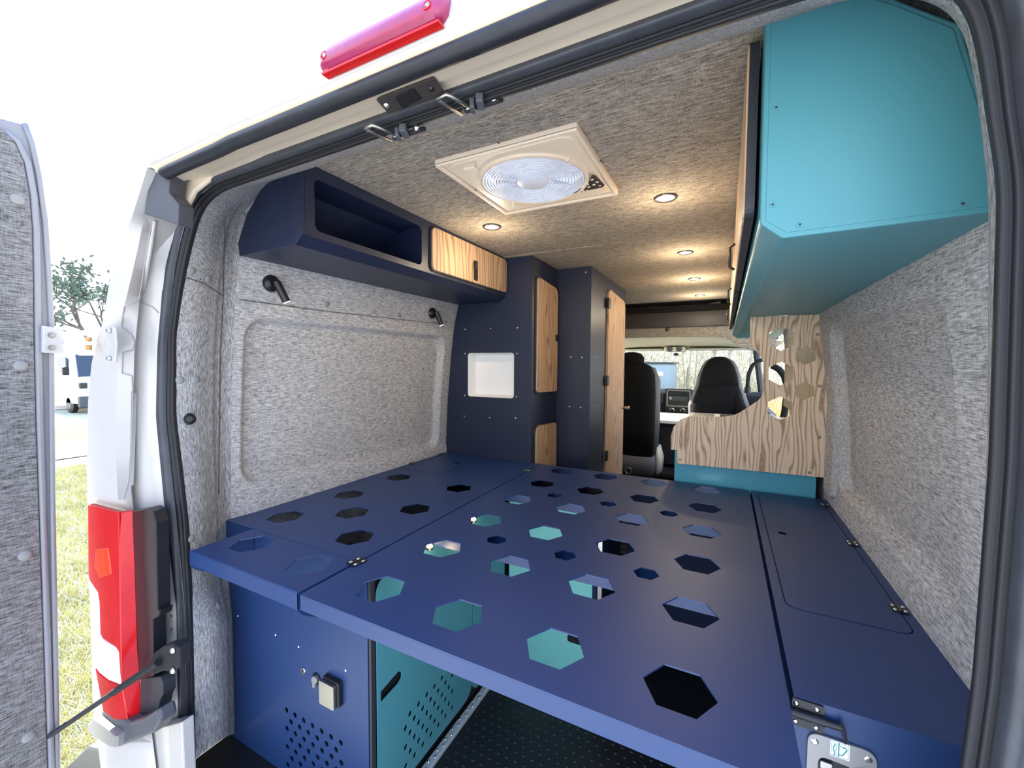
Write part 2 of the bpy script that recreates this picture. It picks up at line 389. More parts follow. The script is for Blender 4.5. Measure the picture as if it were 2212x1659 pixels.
# ceiling: three lining panels with a dark open joint between them
ce = setting('ceiling', (XC, 2.3, CEIL))
FX0, FX1, FY0, FY1 = -.712, -.312, .922, 1.332; FCX, FCY = (FX0+FX1)/2, (FY0+FY1)/2
for i, (a, b) in enumerate(((.80, 1.894), (1.908, 2.990), (3.010, 3.86))):
    holes = [circ(FCX, FCY, .172, 40)] if i == 0 else []
    xl, xr = XC-.70, XC+.72
    if i == 0: a = .795
    obj('ceiling_panel', plate([(xl, a), (xr, a), (xr, b), (xl, b)], holes, 'Z', CEIL, .012), M['felt_x'], ce, bevel=.0015, seg=1)
obj('ceiling_backing', plate([(xl, .80), (xr, .80), (xr, 4.35), (xl, 4.35)], [circ(FCX, FCY, .175, 40), rect(-1.05, 3.87, .03, 4.02)], 'Z', CEIL+.014, .01), M['black_m'], ce)
# floor
fl = setting('floor', (XC, 2.4, FLOOR))
obj('floor_sheet', box((-1.43, .50, FLOOR-.05), (.38, 5.6, FLOOR)), M['floor'], fl)
bm = bmesh.new()
random.seed(3)
for j in range(34):
    for i in range(30):
        x = -.74+.03*i+(.015 if j % 2 else 0); y = .56+.0285*j
        p = [(.0065*cos(k*pi/3), .0035*sin(k*pi/3)) for k in range(6)]
        lo = [bm.verts.new((x+a*1.3, y+b*1.3, FLOOR)) for a, b in p]; hi = [bm.verts.new((x+a*.7, y+b*.7, FLOOR+.0022)) for a, b in p]
        for k in range(6): bm.faces.new((lo[k], lo[(k+1) % 6], hi[(k+1) % 6], hi[k]))
        bm.faces.new(hi)
for j in range(8):
    for i in range(12):
        x = -1.40+.03*i+(.015 if j % 2 else 0); y = .52+.0285*j
        p = [(.0065*cos(k*pi/3), .0035*sin(k*pi/3)) for k in range(6)]
        hi = [bm.verts.new((x+a, y+b, FLOOR+.002)) for a, b in p]; bm.faces.new(hi)
obj('floor_stud', bm, M['floor'], fl, kind='stuff')
# gangway ribbed mat near the cab
bm = bmesh.new()
for k in range(26): add_box(bm, (-.62, 2.2+k*.08, FLOOR), (-.12, 2.2+k*.08+.045, FLOOR+.004))
obj('floor_rib', bm, M['black_m'], fl, kind='stuff')

# ------------- rear opening: seal, lining
OUT_L = [(-1.30, -1.354), (-.685, -1.336), (-.421, -1.375), (-.155, -1.408), (.042, -1.386), (.249, -1.335), (.33, -1.300)]
IN_L = [(-1.30, -1.33), (-.751, -1.315), (-.45, -1.330), (-.155, -1.374), (.069, -1.356), (.2, -1.315), (.273, -1.283), (.32, -1.258)]
def mirror(L, c): return [(z, 2*c-x) for z, x in L]
OUTP = [(x, z) for z, x in OUT_L] + [(-1.262, .385), (-1.20, .427), (-1.13, .442), (-.56, .446), (.08, .446), (.15, .443), (.205, .425), (.235, .39), (.250, .33), (.256, .25), (.268, .18), (.272, .04), (.276, -.1), (.273, -.33), (.266, -.45), (.235, -.7), (.22, -1.3)]
INP = [(x, z) for z, x in IN_L] + [(-1.225, .370), (-1.18, .405), (-1.11, .421), (-.56, .426), (.06, .426), (.13, .423), (.185, .402), (.21, .365), (.221, .31), (.229, .25), (.240, .18), (.243, .04), (.246, -.1), (.244, -.33), (.238, -.45), (.205, -.7), (.19, -1.3)]
def make_wp():
    L = [(XC-w, z) for z, w in HW]; Rr = [(XC+w, z) for z, w in reversed(HWR)]
    return L + Rr
WP = make_wp()
CC = Vector((-.56, -.35))
def polar(path, ang):
    d = Vector((cos(ang), sin(ang))); best = None
    for a, b in zip(path, path[1:]):
        a = Vector(a)-CC; b = Vector(b)-CC; e = b-a; den = d.x*e.y-d.y*e.x
        if abs(den) < 1e-9: continue
        t = (a.x*e.y-a.y*e.x)/den; s = (a.x*d.y-a.y*d.x)/den
        if t > 0 and -1e-6 <= s <= 1+1e-6 and (best is None or t > best): best = t
    return CC+d*(best or 1)
A0, A1 = radians(180+46), radians(-46)
def ang(t):
    return A0+(A1-A0)*t
NA = 420
def smooth_path(path, y):
    P = [polar(path, ang(i/NA)) for i in range(NA+1)]
    for _ in range(6):
        P = [P[0]]+[(P[i-1]+P[i]*2+P[i+1])/4 for i in range(1, len(P)-1)]+[P[-1]]
    return [Vector((p.x, y, p.y)) for p in P]
PO = smooth_path(OUTP, .58); PI = smooth_path(INP, .60); PW = smooth_path(WP, .77)
for i, p in enumerate(PW): p.y = .77+.035*sstep(.40, .54, p.z)
def band(pa, pb, prof):
    V = []; F = []; n = len(prof)
    for i in range(len(pa)):
        d = pb[i]-pa[i]; nn = Vector((0, -1, 0)); ce_ = (Vector((CC.x, pa[i].y, CC.y))-pa[i]).normalized()
        for t, h in prof: V.append(pa[i]+d*t + (nn*.75+ce_*.45)*h)
    for i in range(len(pa)-1):
        for k in range(n-1): F.append((i*n+k, i*n+k+1, (i+1)*n+k+1, (i+1)*n+k))
    return (V, F)
prof = [(-.25, -.01), (-.2, .004)] + [(-.15+.6*k/8, .004+.009*sin(pi*k/8)) for k in range(9)]
obj('trim_1', band(PO, PI, prof), M['rail2'], smooth=True, kind='structure')
prof = [(.45, .001), (.5, .001), (.58, .007), (.66, .008), (.72, .002), (.78, .001), (.86, .008), (.96, .009), (1.04, .004), (1.08, -.006)]
obj('trim_2', band(PO, PI, prof), M['rubber_d'], smooth=True, kind='structure')
# lining between seal and walls / ceiling
lin = []
for i in range(NA+1):
    a, b = PI[i], PW[i]; c = Vector((CC.x, a.y, CC.y)); row = []
    side = abs(a.x-CC.x) > .62
    lowb = 1-sstep(-.80, -.62, a.z)
    for k in range(25):
        t = k/24; p = a.lerp(b, t)
        out = (p-Vector((CC.x, p.y, CC.y))).normalized()
        if side:
            bump = .010*sin(pi*min(1, t/.55))*(1 if t < .55 else 0)
            p -= out*(bump + lowb*.05*sin(pi*t)**.8)
            p += out*.012*sstep(.6, .7, t)*(1-sstep(.9, 1, t))
        else:
            p -= out*.006*sin(pi*t)
        row.append(p)
    lin.append(row)
V = [p for r in lin for p in r]; F = [(i*25+k, i*25+k+1, (i+1)*25+k+1, (i+1)*25+k) for i in range(NA) for k in range(24)]
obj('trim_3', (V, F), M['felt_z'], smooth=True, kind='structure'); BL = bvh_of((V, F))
def hit(bvh, px, py):
    d = ray(px, py).normalized(); r = bvh.ray_cast(Vector((0, 0, 0)), d)
    return r[0], r[1]

# ------------- painted pillar and header outside the seal
tA = [(300, 325), (362, 318), (462, 287), (600, 238), (700, 221), (780, 198), (870, 190), (1000, 187), (1090, 189), (1515, 200), (1720, 225)]
tB = [(300, 332), (362, 324), (462, 313), (550, 295), (656, 270), (690, 257), (790, 253), (870, 252), (1000, 251), (1108, 256), (1562, 275), (1720, 290)]
tC = [(300, 340), (362, 345), (470, 338), (550, 326), (630, 303), (700, 296), (760, 290), (870, 287), (1000, 284), (1060, 283), (1108, 289), (1562, 325), (1720, 345)]
tD = [(300, 470), (398, 419), (440, 404), (580, 366), (748, 350), (900, 347), (1106, 368), (1312, 391), (1720, 396)]
rows = []
for k in range(71):
    y = 362+(1720-362)*k/70
    inl = sstep(1085, 1110, y)*(1-sstep(1560, 1600, y))       # sunk behind the lamp
    A = at(interp(tA, y), y, Y=.478+.03*inl); B = at(interp(tB, y), y, Y=.500+.03*inl)
    C = at(interp(tC, y), y, Y=.53); Cb = at(interp(tC, y)+4, y, Y=.545)
    C2 = at(interp(tC, y)*.45+interp(tD, y)*.55, y, Y=.562); D = at(interp(tD, y), y, Y=.582)
    S0 = Vector((A.x-.012, .56, A.z)); xo = min(A.x-.03, XC-interp(HW, A.z)-.10); S1 = Vector((xo, .9, A.z)); S2 = Vector((xo, 4.2, A.z))
    rows.append([S2, S1, S0, A, B, C, Cb, C2, D, D+Vector((.01, .02, 0))])
V = [p for r in rows for p in r]; n = len(rows[0]); F = [(i*n+k, i*n+k+1, (i+1)*n+k+1, (i+1)*n+k) for i in range(len(rows)-1) for k in range(n-1)]
pil = setting('trim_4', (-1.45, .55, FLOOR))
obj('pillar_skin', (V, F), M['paint'], pil, smooth='auto')
BP = bvh_of((V, F))
def on(px, py, lift=.002):
    h, nn = hit(BP, px, py)
    if h is None: h = at(px, py, Y=.53)
    return h - ray(px, py).normalized()*lift
# sealant seams and pressed strips on the pillar
def seam(pts, r, m_, nm, par=pil):
    P = []
    for (a, b), (c, d) in zip(pts, pts[1:]):
        for k in range(4): P.append(on(a+(c-a)*k/4, b+(d-b)*k/4))
    P.append(on(*pts[-1])); obj(nm, tube(P, r, 6), m_, par, smooth=True)
M['seamgrey'] = mat('seam_sealer', (0.42, 0.38, 0.35), 0.6)
seam([(328, 478), (318, 540), (303, 630), (300, 648), (268, 662), (262, 705), (284, 722), (291, 738), (288, 756), (265, 762), (263, 806), (284, 812), (286, 846)], .0013, M['seamgrey'], 'panel_seam')
seam([(284, 846), (281, 980), (277, 1040), (262, 1090)], .0013, M['seamgrey'], 'panel_seam')
seam([(334, 476), (322, 550), (308, 632)], .0055, M['paint'], 'drip_strip')
seam([(291, 848), (288, 940), (284, 1048)], .0055, M['paint'], 'drip_strip')
seam([(300, 650), (330, 664), (342, 676)], .0013, M['seamgrey'], 'panel_seam')
for (a, b) in ((371, 1330), (371, 1359)):
    obj('bolt_hole', lathe([(0, .001), (.003, .001), (.0045, .002), (.0045, 0)], on(a, b, 0), (.2, -1, 0), 10), M['plate'], pil)
# header: roof lip, cream channel, gasket
hd = setting('trim_5', (-.5, .5, .45))
XR = .42
lip = [(.82, .70), (.60, .62), (.52, .555), (.487, .50), (.478, .462), (.480, .4475), (.492, .4475)]
def xrun(prof, x0, x1, nm, m_, par, dz=None, n=30, sm=True):
    V = []; 
    for i in range(n+1):
        x = x0+(x1-x0)*i/n; o = dz(x) if dz else 0
        for y, z in prof: V.append(Vector((x, y, z+o)))
    k = len(prof); F = [(i*k+j, i*k+j+1, (i+1)*k+j+1, (i+1)*k+j) for i in range(n) for j in range(k-1)]
    return obj(nm, (V, F), m_, par, smooth=sm)
def crown(x): return -.010*((x+.56)/.66)**2 if x < -.9 else 0.0
xrun(lip, -1.165, XR, 'roof_edge', M['paint'], hd, crown)
xrun([(.479, .4475), (.488, .437), (.492, .437)], -1.16, XR, 'drip_lip', M['paint_c'], hd, crown)
xrun([(.484, .4385), (.480, .432), (.482, .425), (.488, .4205), (.494, .419), (.500, .4195), (.504, .422), (.506, .430), (.506, .436)], -1.135, XR, 'gasket', M['rail'], hd, crown)
xrun([(.500, .425), (.506, .431), (.512, .436), (.540, .436), (.552, .444), (.585, .447), (.60, .447)], -1.16, XR, 'header_channel', M['paint_c'], hd, crown)
xrun([(.54, .60), (.54, .4475), (.62, .4475), (.81, .56), (.81, .62)], -1.2, XR, 'header_core', M['paint_c'], hd)
# cream end of channel curling down into the pillar
cp = [(367, 383), (430, 378), (520, 338), (520, 352), (455, 382), (418, 412), (400, 448), (392, 447), (378, 432), (366, 414)]
obj('channel_end', prism_px(cp, at(400, 400, Y=.555), (0.15, -1, 0.1), -.012), M['paint_c'], hd, bevel=.004)
cc = [(328, 360), (350, 352), (368, 352), (372, 378), (366, 384), (364, 415), (386, 441), (384, 486), (350, 474), (310, 462), (318, 410)]
obj('corner_cover', prism_px(cc, at(345, 420, Y=.502), (0.30, -1, -0.1), -.04), M['grey_pl'], hd, bevel=.003)

# ------------- body shell (keeps the daylight out)
sh = setting('wall_outer', (XC, 2.4, 0))
def roof_part(y0, y1, x0, x1): return box((x0, y0, .66), (x1, y1, .70))
bm = bmesh.new()
add_box(bm, (-1.5, .80, .66), (FCX-.2, 4.3, .69)); add_box(bm, (FCX+.2, .80, .66), (.45, 4.3, .69))
add_box(bm, (FCX-.2, .80, .66), (FCX+.2, FCY-.2, .69)); add_box(bm, (FCX-.2, FCY+.2, .66), (FCX+.2, 4.3, .69))
obj('roof_sheet', bm, M['paint'], sh)
bm = bmesh.new()
def shellrow(side, off): return [Vector((XC+side*(w+off), 0, z)) for z, w in [(-1.5, .93)]+(HW if side < 0 else HWR)[1:]+[(.70, .62)]]
for side, y1 in ((-1, 4.25), (1, 3.02)):
    r = shellrow(side, .075); 
    for a, b in zip(r, r[1:]):
        vs = [bm.verts.new((a.x, .62, a.z)), bm.verts.new((a.x, y1, a.z)), bm.verts.new((b.x, y1, b.z)), bm.verts.new((b.x, .62, b.z))]; bm.faces.new(vs)
obj('side_skin', bm, M['paint'], sh)
# right pillar outside the seal, seen edge-on
V = []; rowsR = []
for k in range(30):
    z = -1.4+1.85*k/29; xo = interp([(-1.3, .22), (-.7, .235), (-.45, .266), (-.33, .273), (-.1, .276), (.04, .272), (.18, .268), (.25, .256), (.33, .25), (.45, .235)], z)
    rowsR.append([Vector((xo-.004, .60, z)), Vector((xo+.006, .565, z)), Vector((xo+.022, .545, z)), Vector((xo+.05, .535, z)), Vector((xo+.10, .50, z)), Vector((xo+.24, .49, z)), Vector((xo+.27, 1.2, z))])
n = 7; V = [p for r in rowsR for p in r]; F = [(i*n+k, i*n+k+1, (i+1)*n+k+1, (i+1)*n+k) for i in range(29) for k in range(6)]
obj('trim_6', (V, F), M['grey_pl'], smooth=True, kind='structure')

# lining buttons
def buttons(lst, bvh, r, nm, par):
    for px, py in lst:
        h, nn = hit(bvh, px, py)
        if h is None: continue
        if nn.dot(ray(px, py)) > 0: nn = -nn
        obj(nm, lathe([(0, .0035), (r*.6, .003), (r, .001), (r, -.004)], h, nn, 14), M['felt_plain'], par, smooth=True)
lb = setting('trim_7', (-1.4, .7, 0)); wb = setting('trim_8', (-1.36, 1.3, .22))
buttons([(413, 585), (450, 603), (388, 821), (424, 820), (438, 1140), (412, 1164), (472, 1308)], BL, .011, 'lining_button', lb)
buttons([(503, 628), (706, 657), (862, 681), (963, 696)], BW, .011, 'lining_button', wb)
h, nn = hit(BL, 408, 905)
obj('door_buffer', lathe([(0, .016), (.008, .016), (.012, .012), (.013, .004), (.017, .002), (.017, -.004)], h, -ray(408, 905)+Vector((0.3, 0, 0)), 18), M['black'], smooth='auto',
    label='round black rubber buffer on the grey lined pillar left of the rear opening', cat='buffer')
# ribbed fabric upright between the right wall and the wood divider
st = [hit(BR, x, y)[0] for x, y in ((1790, 690), (1820, 715), (1828, 800), (1834, 900), (1836, 1000), (1832, 1070), (1800, 1077))]
sv = [(.0, .19), (.0, -.49)]
obj('trim_9', plate(rect(1.80, -.47, 1.925, .145, .02), [], 'X', .345, .02), M['felt_y'], bevel=.004, kind='structure')

def wseam(pts, bvh, par, r=.0014):
    P = []
    for (x0, y0), (x1, y1) in zip(pts, pts[1:]):
        for k in range(14):
            h, nn = hit(bvh, x0+(x1-x0)*k/14, y0+(y1-y0)*k/14)
            if h is not None: P.append(Vector(h)-ray(x0, y0).normalized()*.0006)
    if len(P) > 2: obj('lining_seam', tube(P, r, 6), M['seam_d'], par, smooth=True)
M['seam_d'] = mat('seam_shadow_thread', (0.10, 0.095, 0.09), 0.95, spec=0.1)  # dark felt colour for the tubes drawn along the lining joints
wseam([(486, 643), (700, 672), (975, 702)], BW, wb)
wseam([(398, 598), (440, 612), (484, 640)], BL, lb)
wseam([(486, 470), (483, 560), (482, 640), (476, 760), (474, 900), (472, 1080)], BL, lb, .0018)

# ================================================================== BED BOARDS
TH = .003
def board_lip(x0, x1, y0, y1, h, sides='FBLR'):
    bm = bmesh.new(); t = TH
    if 'F' in sides: add_box(bm, (x0, y0, BED-h), (x1, y0+t, BED-TH))
    if 'B' in sides: add_box(bm, (x0, y1-t, BED-h), (x1, y1, BED-TH))
    if 'L' in sides: add_box(bm, (x0, y0, BED-h), (x0+t, y1, BED-TH))
    if 'R' in sides: add_box(bm, (x1-t, y0, BED-h), (x1, y1, BED-TH))
    return bm
GX = [-.679, -.469, -.259, -.050]; GY = [.680, .911, 1.143, 1.376, 1.612, 1.848]
SM = [(x, y) for y in (1.030, 1.489) for x in (-.575, -.366, -.157)]
cb = thing('bed_board', 'wide dark blue centre bed board with rows of hexagonal holes and a pale front lip', 'bed board', (-.36, 1.25, BED), 'navy boards of the bed platform')
holes = [hexa(x, y, .0555) for x in GX for y in GY] + [hexa(x, y, .031) for x, y in SM]
obj('top_sheet', plate(rnd([(-.818, .578), (.101, .578), (.101, 1.923), (-.818, 1.923)], [.004, .004, .01, .004], 3), holes, 'Z', BED, -TH), M['navy'], cb)
obj('edge_lip', board_lip(-.818, .101, .578, 1.923, .035), M['navy'], cb, bevel=.0012)
for y in (1.030, 1.489):
    bm = bmesh.new()
    add_box(bm, (-.81, y-.048, BED-.034), (.095, y-.045, BED-TH)); add_box(bm, (-.81, y+.045, BED-.034), (.095, y+.048, BED-TH)); add_box(bm, (-.81, y-.048, BED-.037), (.095, y+.048, BED-.034))
    obj('cross_beam', bm, M['navy'], cb)
# left fixed board
LH = [(-1.281, 1.396), (-.955, 1.391), (-1.279, 1.122), (-1.115, .989), (-.951, 1.118), (-1.278, .859), (-.949, .851)]
lbd = thing('bed_board', 'fixed dark blue board along the left wall with seven hexagonal holes and a corner flap', 'bed board', (-1.12, 1.33, BED), 'navy boards of the bed platform')
hatch = rnd([(-1.382, 1.527), (-1.147, 1.527), (-1.147, 1.905), (-1.382, 1.905)], .018)
obj('top_sheet', plate([(-1.416, .749), (-.824, .749), (-.824, 1.927), (-1.416, 1.927)], [hexa(x, y, .0555) for x, y in LH]+[hatch], 'Z', BED, -TH), M['navy'], lbd)
fp = obj('flap', plate(rnd([(-1.378, 1.531), (-1.151, 1.531), (-1.151, 1.901), (-1.378, 1.901)], .016), [hexa(-1.206, 1.741, .016)], 'Z', BED+.0005, -TH), M['navy'], lbd)
obj('rim_ledge', plate(rnd([(-1.40, 1.515), (-1.13, 1.515), (-1.13, 1.915), (-1.40, 1.915)], .01), [rnd([(-1.36, 1.55), (-1.17, 1.55), (-1.17, 1.88), (-1.36, 1.88)], .01)], 'Z', BED-TH-.0005, -.003), M['navy_in'], lbd)
obj('edge_lip', board_lip(-1.42, -.824, .749, 1.92, .035, 'R'), M['navy'], lbd)
# right fixed board with lid
rbd = thing('bed_board', 'fixed dark blue board along the right wall with a large round-cornered lid', 'bed board', (.24, 1.33, BED), 'navy boards of the bed platform')
lidp = rnd([(.128, 1.022), (.338, 1.022), (.338, 1.90), (.128, 1.90)], [.03, .03, .02, .02])
lidq = rnd([(.1305, 1.0245), (.3355, 1.0245), (.3355, 1.8975), (.1305, 1.8975)], [.028, .028, .018, .018])
obj('top_sheet', plate([(.109, .749), (.375, .749), (.375, 1.923), (.109, 1.923)], [lidp], 'Z', BED, -TH), M['navy'], rbd)
obj('lid', plate(lidq, [hexa(.169, 1.474, .013)], 'Z', BED+.0008, -TH), M['navy'], rbd)
obj('rim_ledge', plate(rect(.118, 1.0, .35, 1.91), [rect(.15, 1.04, .32, 1.87)], 'Z', BED-TH-.0005, -.003), M['navy_in'], rbd)
obj('edge_lip', board_lip(.109, .375, .749, 1.923, .035, 'L'), M['navy'], rbd)
# left hinged extension with gussets
ext = thing('bed_board', 'short dark blue extension board at the left front corner with two hexagonal holes', 'bed board', (-1.05, .66, BED), 'navy boards of the bed platform')
obj('top_sheet', plate([(-1.27, .578), (-.8265, .578), (-.8265, .7465), (-1.27, .7465)], [hexa(-1.168, .684, .0555), hexa(-.92, .68, .0555)], 'Z', BED, -TH), M['navy'], ext)
gp = [(.578, BED-TH), (.578, -.550), (.590, -.566), (.66, -.614), (.747, -.664), (.747, BED-TH)]
for x in (-1.27, -.8295): obj('gusset', plate(gp, [], 'X', x, .003), M['navy'], ext)
pf = [(.5785, BED), (.5785, -.530), (.5785, -.5485)]
obj('front_fold', loft([[Vector((x, y, z)) for y, z in pf] + [Vector((x, y+.002, z+.002)) for y, z in reversed(pf)] for x in (-1.27, -.8265)]), M['navy'], ext, smooth='auto')

# hinges between the boards
def hinge(p, ax, s, label, grp='black butt hinges on the boards', grpname='hinge', scr=.004):
    """black two-leaf hinge lying on the board; ax = direction of the pin"""
    ax = Vector(ax).normalized(); w = Vector((0, 0, 1)).cross(ax); p = Vector(p)
    t = thing(grpname, label, 'hinge', p, grp)
    R = Matrix((ax, w, Vector((0, 0, 1)))).transposed()
    def bx(lo, hi):
        bm = bmesh.new(); vs = add_box(bm, lo, hi)
        for v in vs: v.co = R @ v.co + p
        return bm
    for sg in (-1, 1):
        lf = obj('leaf', bx((-s, sg*.002 if sg > 0 else -s*.82, 0), (s, s*.82 if sg > 0 else -.002, .0035)), M['black'], t, bevel=.0015)
        for k in (-1, 1):
            q = R @ Vector((k*s*.55, sg*s*.5, .0035)) + p
            obj('screw', lathe([(0, .0018), (scr*.6, .0015), (scr, 0), (scr, -.001)], q, (0, 0, 1), 10), M['screw'], lf, smooth=True)
    obj('pin', tube([R @ Vector((-s, 0, .003)) + p, R @ Vector((s, 0, .003)) + p], .0035, 8), M['black'], t, smooth='auto')
    return t
hinge((-.822, .742, BED), (0.15, 1, 0), .020, 'black hinge with four bright screws joining the centre board to the left front extension', scr=.0052)
hinge((-.822, 1.765, BED), (0, 1, 0), .017, 'small black hinge on the far left seam of the bed boards', scr=.003)
hinge((-1.395, 1.62, BED), (0, 1, 0), .014, 'small hinge of the left flap nearest the rear opening, against the grey wall', scr=.003)
hinge((-1.395, 1.86, BED), (0, 1, 0), .014, 'small hinge of the left flap in the far corner by the tall cabinet', scr=.003)
hinge((.338, 1.122, BED), (0, 1, 0), .016, 'nearest of the three hinges on the right lid, near its rounded front corner', scr=.0042)
hinge((.338, 1.478, BED), (0, 1, 0), .016, 'middle one of the three hinges on the right lid', scr=.004)
hinge((.338, 1.845, BED), (0, 1, 0), .015, 'farthest of the three hinges on the right lid, beside the blue kitchen base', scr=.0035)

# ================================================================== UNDER-BED UNITS
lu = thing('base_cabinet', 'dark blue base cabinet under the left boards with perforated front and teal side doors', 'cabinet', (-1.1, 1.3, FLOOR))
ph = []
for j in range(7):
    for i in range(7 if j % 2 == 0 else 6):
        ph.append(hexa(-1.130+.0383*i+(.0192 if j % 2 else 0), -1.032-.0285*j, .0088, pi/6))
fo = [(-1.42, FLOOR), (-.796, FLOOR), (-.796, BED-.004), (-1.42, BED-.004)]
obj('front_panel', plate(fo, ph, 'Y', .749, .003), M['navy'], lu)
obj('corner_strip', box((-.795, .752, FLOOR), (-.787, .766, BED-.04)), M['edge'], lu)
dr1 = rnd([(.770, FLOOR+.035), (1.228, FLOOR+.035), (1.228, -.56), (.770, -.56)], [.02, .06, .05, .05], 7)
dr2 = rnd([(1.240, FLOOR+.035), (1.475, FLOOR+.035), (1.475, -.56), (1.240, -.56)], .03, 5)
obj('side_panel', plate([(.752, FLOOR), (1.93, FLOOR), (1.93, BED-.005), (.752, BED-.005)], [], 'X', -.800, -.008), M['black_m'], lu)
pd = []
for j in range(6):
    z = -1.017-.0285*j
    for i in range(7):
        y = .877+.0383*i - (.0 if j % 2 else -.0192)
        if y < 1.11: pd.append(hexa(y, z, .0085, pi/6))
slot = [(.768, -.868), (.776, -.862), (.846, -.856), (.858, -.864), (.861, -.878), (.852, -.890), (.778, -.899), (.768, -.893)]
d1 = obj('door', plate(dr1, pd+[rnd([(.782, -.898), (.782, -.868), (.848, -.858), (.862, -.868), (.862, -.884), (.85, -.892)], .004)], 'X', -.785, -.003), M['teal'], lu, label='teal perforated door')
obj('finger_grip', plate([(.776, -.905), (.868, -.905), (.868, -.850), (.776, -.850)], [], 'X', -.7945, -.002), M['black'], d1)
d2 = obj('door', plate(dr2, [], 'X', -.785, -.010), M['teal'], lu, label='teal plain door')
obj('led_button', lathe([(0, .004), (.008, .003), (.009, -.002)], (-.784, 1.405, -.60), (1, 0, 0), 12), M['steel'], d2)
for x, z in ((-1.365, -.813), (-1.174, -.816), (-1.069, -.818), (-.878, -.821)):
    obj('screw', lathe([(0, .0012), (.002, .001), (.0032, 0)], (x, .749, z), (0, -1, 0), 10), M['screwp'], lu)
# unseen black sheet added behind the front panel to keep the holes dark
obj('liner', plate([(-1.40, FLOOR+.01), (-.80, FLOOR+.01), (-.80, BED-.06), (-1.40, BED-.06)], [], 'Y', .80, .003), M['black_m'], lu)
# sockets on the front
t = thing('power_inlet', 'square brushed metal power inlet box on the grey-blue front of the left base cabinet', 'socket', (-.92, .73, -.92))
obj('housing', plate(rect(-.953, -.922, -.888, -.852, .008), [], 'Y', .749, -.014), M['black'], t, bevel=.002)
cv = obj('cover', plate(rect(-.955, -.925, -.898, -.860, .006), [], 'Y', .734, -.008), M['steel'], t, bevel=.003)
t = thing('round_socket', 'round black capped socket left of the square metal inlet', 'socket', (-.993, .745, -.905))
obj('flange', lathe([(0, .006), (.013, .006), (.016, .003), (.016, 0)], (-.993, .749, -.884), (0, -1, 0), 20), M['black'], t)
obj('cap', lathe([(0, .011), (.009, .011), (.011, .008), (.011, .005)], (-.993, .749, -.884), (0, -1, 0), 20), M['plate'], t)
obj('cap_tab', box((-.998, .738, -.904), (-.988, .747, -.890)), M['plate'], t)
t = thing('cylinder_lock', 'tiny round cylinder lock left of the round capped socket', 'lock', (-1.048, .745, -.89))
obj('lock_body', lathe([(0, .004), (.008, .004), (.0095, .002), (.0095, 0)], (-1.048, .749, -.881), (0, -1, 0), 18), M['steel'], t)
obj('keyway', box((-1.0495, .7435, -.885), (-1.0465, .7452, -.877)), M['black'], t)
# galvanised strip along the floor
rs = thing('floor_rail', 'dimpled galvanised metal strip on the black floor along the teal door', 'rail', (-.768, 1.05, FLOOR))
obj('strip', box((-.784, .56, FLOOR), (-.757, 1.486, FLOOR+.014)), M['galv'], rs, bevel=.004)
bm = bmesh.new()
for i in range(42):
    add_lathe(bm, [(0, .003), (.0022, .0028), (.0042, .0012), (.005, 0)], (-.776+(.009 if i % 2 else 0), .58+i*.0215, FLOOR+.014), (0, 0, 1), 8)
obj('dimple', bm, M['screw'], rs, smooth=True, kind='stuff')
# drawer box under the far half of the bed
db = thing('drawer_unit', 'pale teal drawer box standing across the aisle under the far half of the bed', 'cabinet', (-.59, 1.7, FLOOR))
obj('carcass', box((-.778, 1.495, FLOOR), (-.405, 1.90, BED-.045)), M['navy_in'], db)
df = obj('drawer_front', plate(rnd([(-.770, FLOOR+.02), (-.420, FLOOR+.02), (-.420, -.555), (-.770, -.555)], .006), [], 'Y', 1.487, .008), M['teal_l'], db)
hc = at(1238, 1381, Y=1.487)
obj('latch', plate(rect(hc.x-.022, hc.z-.012, hc.x+.045, hc.z+.014, .008), [], 'Y', 1.487, -.004), M['black'], df, bevel=.001)
obj('slide_post', box((-.400, 1.49, FLOOR), (-.385, 1.51, BED-.045)), M['steel'], db)
# right base cabinet
ru = thing('base_cabinet', 'dark blue base cabinet under the right boards behind the shower outlet plate', 'cabinet', (.24, 1.3, FLOOR))
pc = [rect(.150, -.66, .195, -.592, .012)]
obj('front_panel', plate([(.109, FLOOR), (.375, FLOOR), (.375, BED-.003), (.109, BED-.003)], [rect(.145, -.665, .19, -.592)], 'Y', .749, .003), M['navy'], ru)
obj('side_panel', box((.109, .754, FLOOR), (.121, 1.92, BED-.036)), M['navy'], ru)
sp = thing('outlet_plate', 'grey rounded outlet plate with a recessed tap on the right cabinet front', 'plate', (.17, .745, -.70))
obj('face_plate', plate(rect(.128, -.705, .210, -.556, .016), [rnd([(.142, -.70), (.196, -.70), (.196, -.602), (.180, -.590), (.142, -.588)], .012)], 'Y', .7485, -.004), M['plate'], sp, bevel=.0012)
obj('recess', loft([[Vector((x, y, z)) for x, z in rect(.138, -.70, .20, -.585, .01)] for y in (.7475, .77)]), M['black'], sp)
obj('connector', lathe([(0, .03), (.008, .03), (.013, .022), (.013, .01), (.017, .008), (.017, 0)], (.168, .764, -.640), (0, -1, .2), 20), M['bluegrey'], sp, smooth='auto')
obj('clip', box((.144, .742, -.606), (.160, .747, -.594)), M['steel'], sp, bevel=.002)
for x, z in ((.1365, -.5685), (.200, -.5685)):
    obj('screw', lathe([(0, .0015), (.003, .0015), (.0048, .0003), (.005, 0)], (x, .7443, z), (0, -1, 0), 14), M['screw'], sp)
sk = obj('sticker', plate(rect(.1555, -.5805, .1785, -.5565, .0015), [], 'Y', .7443, -.0005), M['sticker'], sp)
def ink(pts, r=.0006):
    obj('green_mark', tube([(x, .7436, z) for x, z in pts], r, 6), M['green'], sk)
ink([(.1655, -.5785), (.1655, -.5585)], .0008)
